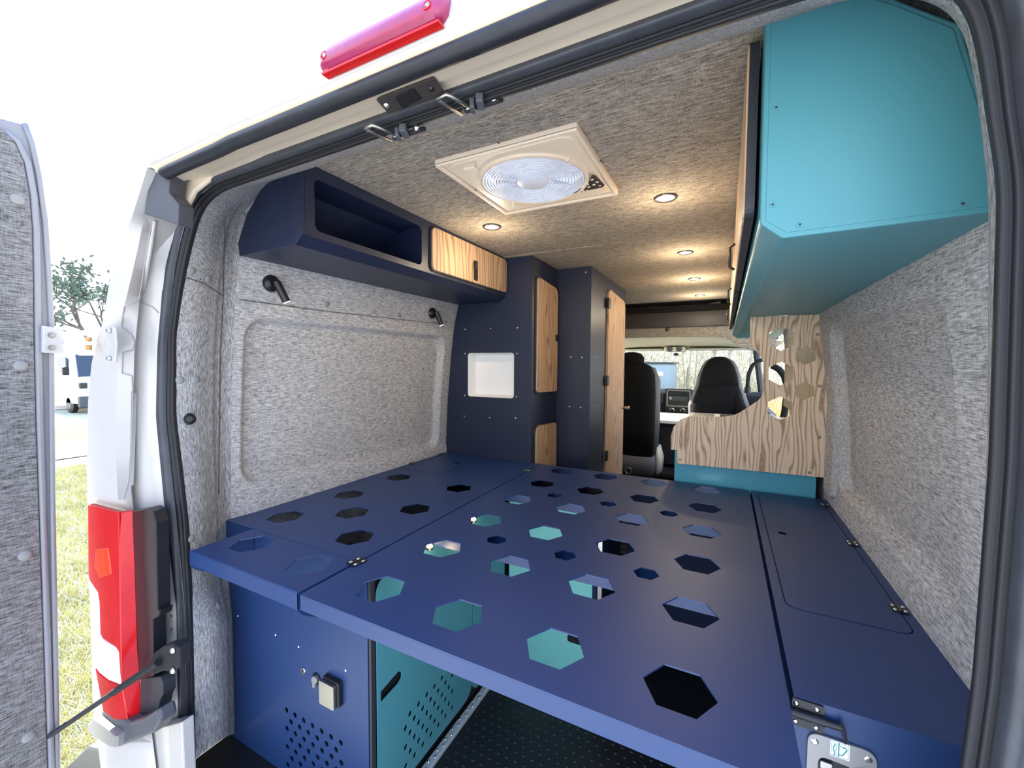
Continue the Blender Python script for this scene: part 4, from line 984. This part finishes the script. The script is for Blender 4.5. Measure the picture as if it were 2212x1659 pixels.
def seat(cx, cy, s, label, rear):
    t = thing('cab_seat', label, 'seat', (cx, cy, -1.03))
    zb = -.42 if not rear else -.88
    if rear:   # seen from behind: tall back shell with a low round headrest above
        obj('back_cover', loft([sell(cx, cy-.00, .225, .07, -.88, 4), sell(cx, cy-.01, .235, .075, -.6, 4), sell(cx, cy, .235, .075, -.3, 4), sell(cx, cy+.01, .225, .07, -.1, 4), sell(cx, cy+.02, .19, .06, -.02, 3.5), sell(cx, cy+.03, .12, .04, .012, 3)]), M['seat'], t, smooth=True)
        obj('side_bolster', loft([sell(cx+.01, cy+.10, .245, .07, -.88, 4), sell(cx+.012, cy+.10, .255, .08, -.5, 4), sell(cx+.012, cy+.10, .250, .075, -.15, 4), sell(cx+.01, cy+.10, .20, .06, -.03, 3.5)]), M['seat_g'], t, smooth=True)
        obj('headrest', loft([sell(cx+.0, cy+.04, .08, .05, -.02), sell(cx, cy+.04, .12, .06, .02), sell(cx, cy+.04, .12, .06, .06), sell(cx, cy+.04, .09, .05, .10), sell(cx, cy+.04, .03, .02, .115)]), M['seat'], t, smooth=True)
        obj('base_shell', loft([sell(cx, cy+.02, .24, .10, -1.03, 5), sell(cx, cy+.02, .245, .10, -.94, 5), sell(cx, cy+.02, .24, .10, -.86, 5)]), M['seat_g'], t, smooth=True)
        obj('recliner_cover', loft([sell(cx+.255, cy+.18, .03, .10, -1.05, 3), sell(cx+.265, cy+.16, .032, .12, -.9, 3), sell(cx+.25, cy+.14, .02, .08, -.78, 3)]), M['ivory'], t, smooth=True, label='ivory recliner cover')
        obj('cushion', box((cx-.24, cy+.10, -.80), (cx+.24, cy+.55, -.62)), M['seat'], t, bevel=.05, seg=4)
        obj('lifting_ring', tube([(cx+.02+.03*cos(a), cy-.09, -1.0+.03*sin(a)) for a in [2*pi*k/14 for k in range(15)]], .005, 6), M['steel'], t)
    else:
        secs = [(-.75, .25, .07), (-.55, .275, .08), (-.44, .28, .085), (-.30, .235, .08), (-.22, .205, .075), (-.12, .19, .07), (-.02, .155, .06), (.04, .115, .05), (.075, .06, .035), (.085, .02, .015)]
        obj('back_frame', loft([sell(cx, cy+.03, a+.018, b_, z, 3) for z, a, b_ in secs]), M['seat_g'], t, smooth=True)
        obj('back_cover', loft([sell(cx, cy-.03, a*.93, b_, z, 3) for z, a, b_ in secs[:5]] + [sell(cx, cy-.025, .17, .06, -.20, 3)]), M['seat'], t, smooth=True)
        obj('head_cover', loft([sell(cx, cy-.03, a*.93, b_, z, 3) for z, a, b_ in secs[4:]]), M['seat'], t, smooth=True)
        for sg in (-1, 1): obj('bolster', tube([(cx+sg*.20, cy-.10, -.70), (cx+sg*.215, cy-.10, -.45), (cx+sg*.165, cy-.07, -.28)], [.05, .055, .02], 12), M['seat'], t, smooth=True)
        obj('cushion', box((cx-.25, cy-.45, -.78), (cx+.25, cy+.05, -.62)), M['seat'], t, bevel=.05, seg=4)
        obj('base_shell', box((cx-.22, cy-.30, -1.03), (cx+.22, cy+.05, -.78)), M['black_m'], t, bevel=.02)
seat(-.80, 4.02, 1, 'black driver seat seen from behind with a grey base, beside the wardrobe door', True)
seat(-.055, 4.95, -1, 'black one-piece high-back seat in front of the windscreen, turned to the rear', False)
# wiring box and bag on the cab floor behind the seat
bx_ = thing('toolbox', 'low black box on the floor behind the driver seat', 'box', (-.75, 3.8, FLOOR))
obj('body', box((-.98, 3.60, FLOOR), (-.56, 3.88, -1.06)), M['black'], bx_, bevel=.015, seg=3)
obj('handle', tube([(-.80, 3.66, -1.06), (-.80, 3.66, -1.035), (-.74, 3.66, -1.035), (-.74, 3.66, -1.06)], .005, 8), M['steel'], bx_)
# cab sides
cs_ = setting('wall_cab', (-.5, 4.8, 0))
bm = bmesh.new()
for s_ in (-1, 1):
    x = XC+s_*.90
    add_box(bm, (x-.02, 4.15, -1.2), (x+.02, 5.6, -.42)); add_box(bm, (x-.02, 4.15, .22), (x+.02, 5.5, .62))
    if s_ < 0: add_box(bm, (x-.02, 4.15, -.5), (x+.02, 4.25, .3))
add_box(bm, (-1.5, 4.32, .62), (.45, 5.6, .64)); add_box(bm, (-1.45, 5.55, -1.2), (.40, 5.6, -.5))
obj('cab_panel', bm, M['grey_pl'], cs_)
obj('cab_roof', grid(lambda a, b: Vector((-1.5+1.95*a, 4.15+1.45*b, .62-.38*b)), 6, 6), M['paint'], cs_)
# B pillar seal, grab handle
gh = thing('grab_handle', 'black curved grab handle beside the windscreen, left of the wood divider', 'handle', (.22, 4.5, -.1))
P = [at(x, y, Y=4.45) for x, y in ((1650, 776), (1636, 781), (1625, 790), (1618, 806), (1615, 826), (1615, 842))]
obj('grip', tube(P, [.018, .018, .018, .017, .017, .017], 12), M['black_m'], gh, smooth=True)
obj('mount', tube([P[-1]+Vector((0, 0, .03)), P[-1]+Vector((0, 0, -.03))], .028, 12), M['black'], gh, smooth='auto')
ds = setting('trim_12', (.33, 3.3, -.5))
P = [at(x, y, Y=3.15) for x, y in ((1668, 790), (1683, 798), (1694, 812), (1700, 832), (1699, 860), (1695, 890), (1688, 920), (1680, 960))]
obj('slide_door_seal', tube(P, .020, 12), M['black_m'], ds, smooth=True)
obj('lower_panel', box((.34, 3.02, -1.2), (.38, 4.15, -.42)), M['felt_y'], ds)

# ================================================================== REAR OPENING HARDWARE
# strikers on the header
def striker(px, py, label):
    p = at(px, py, Y=.592)
    t = thing('door_striker', label, 'latch', p, 'door strikers on the rear header')
    pl = at(px+98, py+14, Y=.612)
    x0 = p.x
    def q(dx, dy, dz): return Vector((x0+dx, .592+dy, p.z+dz))
    obj('base_plate', box((x0+.018, .600, p.z-.012), (x0+.085, .622, p.z-.004), rot=Matrix.Rotation(radians(32), 3, 'X')), M['black_m'], t, bevel=.003)
    obj('wire_loop', tube([q(.010, .018, -.012), q(-.004, -.030, -.012), q(-.003, -.034, -.0115), q(.016, -.036, -.011), q(.019, -.032, -.012), q(.040, .014, -.015)], .0030, 10), M['steel'], t, smooth=True)
    obj('catch_hook', box((x0+.036, .585, p.z-.022), (x0+.044, .606, p.z-.006), rot=Matrix.Rotation(radians(25), 3, 'Z')), M['grey_pl'], t, bevel=.002)
    obj('catch_hook', box((x0+.050, .580, p.z-.020), (x0+.062, .606, p.z-.006), rot=Matrix.Rotation(radians(25), 3, 'Z')), M['grey_pl'], t, bevel=.002)
    for dx in (.026, .076):
        obj('screw', lathe([(0, .003), (.003, .003), (.0055, .001), (.006, 0)], q(dx, .010, -.010), (0, -.8, -1), 12), M['screw'], t, smooth='auto')
striker(822, 283, 'left one of the two bent wire door strikers on the black header seal')
striker(975, 222, 'right one of the two bent wire door strikers, just below the black buffer plate')
bp = thing('buffer_plate', 'black plastic buffer plate with two round screws on the cream header', 'plate', (-.46, .53, .43))
bo = [at(x, y, Z=.432) for x, y in ((813, 217), (818, 213), (934, 169), (940, 171), (962, 203), (840, 247))]
obj('plate_body', plate([(p.x, p.y) for p in bo], [], 'Z', .4355, -.004), M['leather'], bp, bevel=.0015)
bo = [at(x, y, Z=.43) for x, y in ((853, 212), (893, 192), (911, 214), (870, 236))]
obj('pad', plate([(p.x, p.y) for p in bo], [], 'Z', .4315, -.002), M['black'], bp, bevel=.001)
for (px, py), m_ in (((835, 228), 'screw'), ((931, 192), 'black')):
    p = at(px, py, Z=.431)
    obj('screw', lathe([(0, .003), (.003, .003), (.005, .001), (.0055, 0)], p, (0, 0, -1), 14), M[m_], bp, smooth='auto')
# high brake light
br = thing('brake_light', 'long pink-red high brake light with two screws above the rear opening', 'light', (-.49, .49, .50))
def bsec(x, s_):
    o_ = -.006*sin((x+.615)/.25*pi)
    c = [(.486, .4790), (.470, .4800), (.462, .486), (.462, .495), (.468, .506), (.480, .517), (.500, .522), (.505, .500)]
    return [Vector((x+.027, .482+(y-.487)*s_+0*o_, .480+(z-.499)*s_*1.2)) for y, z in c]
xs = [(-.612, .55), (-.609, .8), (-.600, .95), (-.585, 1), (-.40, 1), (-.385, .95), (-.376, .8), (-.372, .5)]
obj('lens', loft([bsec(x, s_) for x, s_ in xs]), M['red_b'], br, smooth='auto', bevel=.002)
obj('gasket_base', box((-.578, .464, .4525), (-.351, .477, .456)), M['red'], br)
for x in (-.592, -.392):
    s0 = obj('screw_well', lathe([(0, -.003), (.005, -.003), (.0055, .0004), (.007, .0004), (.007, -.005)], (x+.027, .4575, .474), (0, -1, .2), 18), M['red'], br)
    obj('screw', lathe([(0, .001), (.003, .001), (.004, -.001)], (x+.028, .4575, .474), (0, -1, .2), 12), M['steel'], s0)

# tail lamp cluster
tl = thing('tail_light', 'tall red and clear tail light on the rear corner of the white van', 'light', (-1.46, .50, -1.12))
yA, yB = .468, .492
pA = at(189, 1300, Y=yA); pB = at(262, 1300, Y=yB)
dAB = (Vector((pB.x, pB.y, 0))-Vector((pA.x, pA.y, 0))).normalized(); nA = Vector((dAB.y, -dAB.x, 0)).normalized()
if nA.y > 0: nA = -nA
def facepx(px, mt, nm, th=-.014, lift=0, par=tl, bev=.002, base=None, nrm=None, label=None):
    b_ = (base or pA)+ (nrm or nA)*lift
    return obj(nm, prism_px(px, b_, nrm or nA, th), mt, par, bevel=bev, label=label)
facepx([(189, 1090), (256, 1108), (262, 1478), (259, 1455), (256, 1408), (250, 1398), (222, 1380), (216, 1368), (214, 1300), (211, 1280), (192, 1252), (190, 1240)], M['red'], 'red_lens')
facepx([(190.5, 1254), (210, 1282), (213, 1302), (215, 1370), (221, 1383), (249, 1400), (255, 1410), (258, 1457), (262, 1480), (236, 1470), (213, 1452), (204, 1440), (198, 1350)], M['clear'], 'reversing_lens', label='clear reversing lens')
facepx([(205, 1444), (213, 1455), (236, 1472), (262, 1482), (277, 1563), (250, 1555), (222, 1536), (219, 1520)], M['red'], 'fog_lens', label='lower red lens')
facepx([(206, 1188), (232, 1184), (240, 1240), (214, 1250), (204, 1226)], mat('orange_reflector', (.70, .05, .01), .15, coat=.6), 'indicator', th=-.004, lift=.0025)
nB = Vector((.93, -.35, 0)).normalized(); pBB = at(262, 1300, Y=yB)
o2 = [(256, 1108), (288, 1103), (292, 1240), (297, 1400), (308, 1553), (277, 1563), (262, 1480)]
obj('side_lens', prism_px(o2, pBB, nB, -.012), M['red'], tl, bevel=.002)
def onY(px, y0, th, m_, nm, par, bev=.002): return obj(nm, prism_px(px, Vector((0, y0, 0)), (0, -1, 0), -th), m_, par, bevel=bev)
onY([(286, 1104), (318, 1098), (330, 1106), (336, 1130), (340, 1318), (346, 1318), (342, 1332), (330, 1338), (332, 1460), (298, 1470), (280, 1300)], .519, .03, M['black'], 'housing', tl)
onY([(303, 1466), (346, 1462), (351, 1475), (352, 1500), (346, 1512), (342, 1532), (300, 1545)], .519, .03, M['edge'], 'bracket', tl)
bu = thing('bumper_corner', 'grey plastic bumper corner step under the tail light', 'bumper', (-1.45, .48, -1.2))
onY([(200, 1552), (222, 1536), (276, 1563), (310, 1552), (340, 1532), (345, 1560), (330, 1585), (250, 1617), (238, 1612)], .485, .04, M['grey_pl'], 'step', bu, .008)
onY([(187, 1566), (200, 1552), (252, 1592), (250, 1617), (235, 1614), (200, 1592), (188, 1580)], .468, .10, M['plate'], 'end_cap', bu, .006)
sl_ = setting('trim_13', (-1.42, .53, -1.25))
onY([(276, 1605), (350, 1570), (392, 1560), (398, 1700), (278, 1700)], .537, .03, M['paint'], 'corner_panel', sl_, .004)
onY([(280, 1612), (292, 1602), (300, 1608), (302, 1632), (292, 1646), (278, 1650), (276, 1640)], .535, .004, M['black'], 'slot', sl_, .001)
# underside debris beneath the bumper
onY([(140, 1659), (190, 1612), (250, 1625), (276, 1659), (276, 1700), (140, 1700)], .60, .05, M['grey_pl'], 'mud_flap', bu, .01)

# door check strap
ck = thing('door_check_strap', 'black corrugated door check arm running from the open door to the pillar', 'strap', at(240, 1500, Y=.47))
P0 = at(106, 1590, X=-1.585); P1 = at(350, 1425, Y=.500)
obj('arm', tube([P0.lerp(P1, k/10) for k in range(8)], .0060, 12), M['cable'], ck, smooth=True)
obj('sleeve', tube([P0.lerp(P1, .58), P0.lerp(P1, .97)], [.0085, .0095], 14), M['black_m'], ck, smooth='auto')
bm = bmesh.new()
for k in range(60):
    c = P0.lerp(P1, .02+.55*k/60); d = (P1-P0).normalized(); add_lathe(bm, [(.0062, -.0008), (.0069, 0), (.0062, .0008)], c, d, 10)
obj('corrugation', bm, M['cable'], ck, kind='stuff')
onY([(330, 1412), (352, 1396), (372, 1391), (386, 1400), (387, 1442), (372, 1452), (352, 1450), (332, 1458), (322, 1440)], .508, .03, M['black_m'], 'bracket', ck, .004)
for px, py in ((374, 1405), (374, 1449)):
    obj('bolt', lathe([(0, .006), (.004, .006), (.007, .002), (.0075, 0)], at(px, py, Y=.506), (0, -1, 0), 12), M['screw'], ck, smooth='auto')

# ================================================================== OPEN REAR DOOR (left)
dr = setting('door_1', (-1.63, 0, -1.2))
XD = -1.60
def py2yz(x, y, X=XD): p = at(x, y, X=X); return (p.y, p.z)
ol = [py2yz(130, 1659), py2yz(120, 1100), py2yz(118, 900), py2yz(117, 700), py2yz(112, 600), py2yz(104, 480), py2yz(90, 380), py2yz(75, 310), py2yz(60, 270), py2yz(0, 254)]
ol = [(ol[0][0], -1.45)] + ol + [(-.35, .66), (-.35, -1.45)]
obj('door_shell', plate(ol, [], 'X', XD, -.05), M['door_paint'], dr, bevel=.006)
il = [py2yz(100, 1659), py2yz(88, 1300), py2yz(74, 900), py2yz(70, 700), py2yz(69, 600), py2yz(67, 500), py2yz(61, 420), py2yz(48, 350), py2yz(27, 305), py2yz(0, 280)]
il2 = [(il[0][0], -1.4)] + il + [(-.30, .60), (-.30, -1.4)]
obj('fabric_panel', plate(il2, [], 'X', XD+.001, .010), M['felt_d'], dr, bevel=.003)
rl = [Vector((XD+.004, p[0]+.008, p[1])) for p in il2[:-2]]
obj('inner_ridge', tube(rl, .0075, 10), M['door_paint'], dr, smooth=True)
rl = [Vector((XD+.002, p[0]-.006, p[1])) for p in ol[:10]]
obj('outer_ridge', tube(rl, .006, 8), M['door_paint'], dr, smooth=True)
for x, y in ((38, 430), (45, 790), (55, 1200), (62, 1592)):
    p = at(x, y, X=XD+.011)
    obj('lining_button', lathe([(0, .005), (.008, .004), (.013, .001), (.013, -.003)], p, (1, 0, 0), 16), M['felt_plain'], dr, smooth=True)
# hinge
hg = obj('hinge_block', plate([py2yz(91, 702, XD+.02), py2yz(138, 712, XD+.02), py2yz(141, 735, XD+.02), py2yz(139, 764, XD+.02), py2yz(91, 762, XD+.02)], [], 'X', XD+.002, .020), M['paint_l'], dr, bevel=.004)
for y in (724, 751):
    p = at(112, y, X=XD+.024); obj('hinge_bolt', lathe([(0, .006), (.005, .006), (.007, .002), (.0075, -.002)], p, (1, 0, 0), 12), M['steel'], hg, smooth='auto')
pa = at(138, 738, X=XD+.01); pb = at(200, 742, Y=.455)
obj('hinge_arm', tube([pa, pb], .0045, 8), M['ivory'], dr)
obj('hinge_knuckle', tube([at(192, 728, Y=.46), at(192, 756, Y=.46)], .006, 14), M['rust'], dr, smooth='auto')
onY([(142, 712), (180, 714), (200, 720), (200, 726), (160, 724), (160, 752), (200, 762), (200, 768), (170, 768), (150, 752)], .475, .006, M['ivory'], 'hinge_web', dr, .001)
onY([(226, 706), (240, 700), (248, 708), (250, 745), (248, 782), (238, 782), (226, 776)], .472, .006, M['paint'], 'hinge_plate', dr, .002)
for y in (714, 774): obj('hinge_bolt', lathe([(0, .006), (.004, .006), (.006, .002), (.0065, 0)], at(237, y, Y=.470), (0, -1, 0), 12), M['steel'], dr, smooth='auto')

# ================================================================== OUTSIDE
GZ = -1.785
obj('ground', grid(lambda a, b: Vector((-60+100*a, -30+90*b, GZ)), 8, 8), M['ground'], kind='structure')
rd = at(145, 875, Z=GZ)
g = thing('track', 'pale gravel track crossing behind the van', 'track', (-26, 7, GZ))
obj('gravel', (lambda A, B, C, D: ([A, B, C, D], [(0, 1, 2, 3)]))(Vector((-34, 2, GZ+.02)), Vector((-21.5, 4.6, GZ+.02)), Vector((-21.5, 30, GZ+.02)), Vector((-34, 30, GZ+.02))), M['asphalt'], g)
obj('verge', (lambda A, B, C, D: ([A, B, C, D], [(0, 1, 2, 3)]))(Vector((-15.6, 2, GZ+.015)), Vector((-12.6, 2, GZ+.015)), Vector((-12.6, 30, GZ+.015)), Vector((-15.6, 30, GZ+.015))), M['bank'], g)
obj('puddle_gravel', (lambda A, B, C, D: ([A, B, C, D], [(0, 1, 2, 3)]))(Vector((-12.6, 2, GZ+.018)), Vector((-10.6, 2, GZ+.018)), Vector((-10.6, 30, GZ+.018)), Vector((-12.6, 30, GZ+.018))), M['concrete'], g)
yd = thing('paving', 'pale concrete yard paving the van is parked on, behind the rear opening', 'paving', (-.5, -4, GZ))  # unseen pale ground, added to bounce light onto the bed fronts
obj('slab', box((-1.5, -9, GZ+.004), (7, .2, GZ+.03)), M['asphalt'], yd)
# grassy bank and concrete fence
obj('grass_bank', loft([[Vector((-38, y, GZ)), Vector((-39, y, GZ+.45)), Vector((-41, y, GZ+.6)), Vector((-41, y, GZ))] for y in (0, 40)]), M['bank'], label='dark green grass bank at the foot of the grey concrete fence', cat='bank')
fe = thing('concrete_fence', 'grey concrete panel fence beyond the track, seen past the open door', 'fence', (-41, 14, GZ))
for k in range(8):
    y = 2+k*3.2
    obj('post', box((-41.15, y-.12, GZ), (-40.85, y+.12, .15)), M['concrete'], fe)
    for j in range(4): obj('panel', box((-41.05, y+.13, GZ+.3+j*.42), (-40.97, y+3.07, GZ+.3+j*.42+.405)), M['concrete'], fe)
# parked van, rear half seen
pv = thing('parked_van', 'white van parked on the grass behind the pillar with its dark windscreen', 'van', (-19.5, 6.6, GZ))
VX = -19.0
yl = at(170, 840, X=VX).y; zt = .75
def vb(lo, hi, m_, nm, bv=.03, rot=None): return obj(nm, box(lo, hi, rot=rot), m_, pv, bevel=bv, seg=3)
sec = [(GZ+.35, .0, 0), (GZ+.95, .0, .0), (GZ+1.25, .03, .35), (GZ+2.0, .10, .75), (GZ+2.35, .16, 1.0), (GZ+2.48, .35, 1.3)]
obj('body', loft([[Vector((x, y, z)) for x, y in rnd([(VX-5, yl+o_), (VX-f_, yl+o_), (VX-f_, yl+1.95-o_), (VX-5, yl+1.95-o_)], [.1, .18, .18, .1], 4)] for z, o_, f_ in sec]), M['vanwhite'], pv, smooth='auto')
ws_ = [Vector((VX-.33, yl+.10, GZ+1.27)), Vector((VX-.33, yl+1.85, GZ+1.27)), Vector((VX-.73, yl+1.78, GZ+1.98)), Vector((VX-.73, yl+.17, GZ+1.98))]
obj('windscreen', loft([[p+Vector((.03, 0, .02)) for p in ws_], [p+Vector((-.03, 0, -.02)) for p in ws_]]), M['glassdark'], pv)
vb((VX-.15, yl-.01, GZ+.22), (VX+.08, yl+1.96, GZ+.60), M['grey_pl'], 'front_bumper', .05)
vb((VX-.12, yl+.02, GZ+.86), (VX+.015, yl+.22, GZ+1.06), M['glassdark'], 'head_lamp')
vb((VX-.12, yl+1.73, GZ+.86), (VX+.015, yl+1.93, GZ+1.06), M['glassdark'], 'head_lamp')
for y in (yl-.16, yl+1.98): vb((VX-.80, y, GZ+1.30), (VX-.68, y+.16, GZ+1.58), M['black'], 'door_mirror')
vb((VX-1.75, yl-.005, GZ+1.35), (VX-.95, yl+.04, GZ+1.90), M['glassdark'], 'side_window')
for x in (VX-.9, VX-4.2):
    for y in (yl+.0, yl+1.72): obj('wheel', lathe([(0, .2), (.2, .2), (.32, .17), (.33, .03), (.2, 0), (0, 0)], (x, y, GZ+.33), (0, 1, 0), 20), M['black'], pv)

# trees
def add_tree(bm, lf, base, h, spread, depth, rnd_, leafn=0, leafs=.12, up=.75, r0=.12):
    def br_(p, d, L, r, k):
        q = p + d*L
        add_tube(bm, [p, p.lerp(q, .5)+Vector((rnd_.uniform(-1, 1), rnd_.uniform(-1, 1), 0))*L*.05, q], [r, r*.8, r*.62], 5 if k else 6, False)
        if k >= depth or r < .004:
            for _ in range(leafn):
                c = p.lerp(q, rnd_.random())+Vector([rnd_.gauss(0, leafs*1.5) for _ in range(3)])
                a = Vector([rnd_.uniform(-1, 1) for _ in range(3)]).normalized(); b_ = a.orthogonal().normalized()
                vs = [lf.verts.new(c+a*leafs), lf.verts.new(c+b_*leafs*.5), lf.verts.new(c-a*leafs), lf.verts.new(c-b_*leafs*.5)]; lf.faces.new(vs)
            return
        for _ in range(rnd_.choice((2, 3, 3))):
            nd = (d*up + Vector([rnd_.uniform(-1, 1) for _ in range(3)])*spread).normalized(); br_(q, nd, L*rnd_.uniform(.62, .82), r*.62, k+1)
    br_(Vector(base), Vector((rnd_.uniform(-.05, .05), rnd_.uniform(-.05, .05), 1)).normalized(), h*.33, r0, 0)
def tree(name, base, h, seed, bark, leaf, label, group, depth=4, leafn=3, leafs=.15, spread=.6, r0=.12):
    r_ = random.Random(seed); bm = bmesh.new(); lf = bmesh.new(); add_tree(bm, lf, base, h, spread, depth, r_, leafn, leafs, r0=r0)
    t = thing(name, label, 'tree', base, group)
    obj('trunk', bm, bark, t, smooth=True)
    if leafn: obj('foliage', lf, leaf, t, kind='stuff')
    else: lf.free()
    return t
tb = at(203, 770, Y=9.0)
tree('tree', (tb.x*1.0, 9.0, GZ), 6.6, 14, M['bark'], M['needle'], 'open-crowned tree standing against the bright sky beyond the open door', None, 5, 7, .13, .50, .16)
# wood beyond the windscreen
k = 0
r2 = random.Random(21)
where = ['far left behind the driver seat', 'just right of the driver seat', 'behind the pale blue panel', 'between the two seats', 'left of the high-back seat', 'behind the high-back seat', 'right of the high-back seat', 'at the right pillar']
protos = []
for i in range(4):
    t = tree('bare_tree', (-.3+i*1.1, 15+i*1.2, GZ), 6.5+.4*i, 40+i, M['birch'] if i % 2 else M['twig'], M['leaf'], 'bare pale tree of the wood beyond the windscreen', 'bare trees of the wood beyond the windscreen', 5, 1, .05, .55, .07)
    protos.append(t)
for i in range(14):
    src = protos[i % 4]; c = src.copy(); COL.objects.link(c)
    c.location = (r2.uniform(-7.5, 5.5), r2.uniform(14, 24), GZ); c.rotation_euler = (0, 0, r2.uniform(0, 6.28)); s_ = r2.uniform(.8, 1.25); c.scale = (s_, s_, s_)
    for ch in src.children:
        d_ = ch.copy(); COL.objects.link(d_); d_.parent = c
r3 = random.Random(5); bm = bmesh.new()
for i in range(16000):
    x = r3.uniform(-8, 6); y = r3.uniform(15, 26); z = GZ+r3.uniform(0, 1)**1.3*4.6; L_ = r3.uniform(.3, 1.1); w_ = r3.uniform(.006, .016)
    d_ = Vector((r3.gauss(0, .6), r3.gauss(0, .3), r3.gauss(.5, .5))).normalized()*L_; n_ = Vector((1, 0, 0)) if abs(d_.z) > abs(d_.x) else Vector((0, 0, 1))
    c0_ = Vector((x, y, z)); vs = [bm.verts.new(c0_-n_*w_), bm.verts.new(c0_+n_*w_), bm.verts.new(c0_+d_)]; bm.faces.new(vs)
obj('thicket', bm, M['twig'], kind='stuff', label='tangled dry thicket filling the wood beyond the windscreen', cat='bushes')
bm = bmesh.new()
for i in range(5000):
    x = r3.uniform(-5, 3.5); y = r3.uniform(9.5, 12.5); h_ = r3.uniform(.5, 1.25); dx = r3.gauss(0, .1); w_ = r3.uniform(.006, .014)
    a = bm.verts.new((x-w_, y, GZ)); b_ = bm.verts.new((x+w_, y, GZ)); c_ = bm.verts.new((x+dx, y, GZ+h_)); bm.faces.new((a, b_, c_))
obj('reed_bed', bm, M['reed'], kind='stuff', label='golden dry reeds just beyond the dashboard', cat='reeds')
tr_ = thing('trailer', 'pale blue boxy trailer among the trees, seen left through the windscreen', 'trailer', (-2.2, 13.5, GZ))
obj('box_body', box((-2.6, 13.2, -1.1), (-1.45, 15.2, .02)), M['bluegrey'], tr_, bevel=.05)
obj('roof_rim', box((-2.66, 13.15, .02), (-1.39, 15.25, .07)), M['grey_pl'], tr_)
obj('number_patch', box((-1.85, 13.18, -.35), (-1.65, 13.2, -.22)), M['vanwhite'], tr_)
for x in (-2.5, -1.65): obj('wheel', lathe([(0, .15), (.25, .15), (.34, .1), (.34, 0), (0, 0)], (x, 13.9, GZ+.34), (1, 0, 0), 16), M['black'], tr_)
# short grass between door and van
bm = bmesh.new(); bm2 = bmesh.new(); r4 = random.Random(9)
for i in range(26000):
    u = r4.random(); x = -1.75-8.0*u**1.3; lo_y = -x*.20; y = r4.uniform(-x*.235-.10, -x*.30+.12)
    h_ = r4.uniform(.02, .075)*(1+.02*abs(x)); w_ = .0022+.0006*abs(x); a_ = r4.uniform(0, 6.28); dx, dy = r4.gauss(0, .03), r4.gauss(0, .03)
    B = bm if r4.random() < .6 else bm2
    if B is bm2: h_ *= .7; dx *= 1.8
    a = B.verts.new((x-w_*cos(a_), y-w_*sin(a_), GZ)); b_ = B.verts.new((x+w_*cos(a_), y+w_*sin(a_), GZ)); c_ = B.verts.new((x+dx, y+dy, GZ+h_)); B.faces.new((a, b_, c_))
obj('grass', bm, M['blade'], kind='stuff', label='sunlit short green-yellow grass between the open door and the van', cat='grass')
obj('dry_grass', bm2, M['drybl'], kind='stuff', label='straw-coloured dry grass mixed into the lawn beside the van', cat='grass')

# ------------------------------------------------------------------ lift everything so the van floor is at z = 0
for o_ in list(S.objects):
    if o_.parent is None: o_.location.z += ZUP
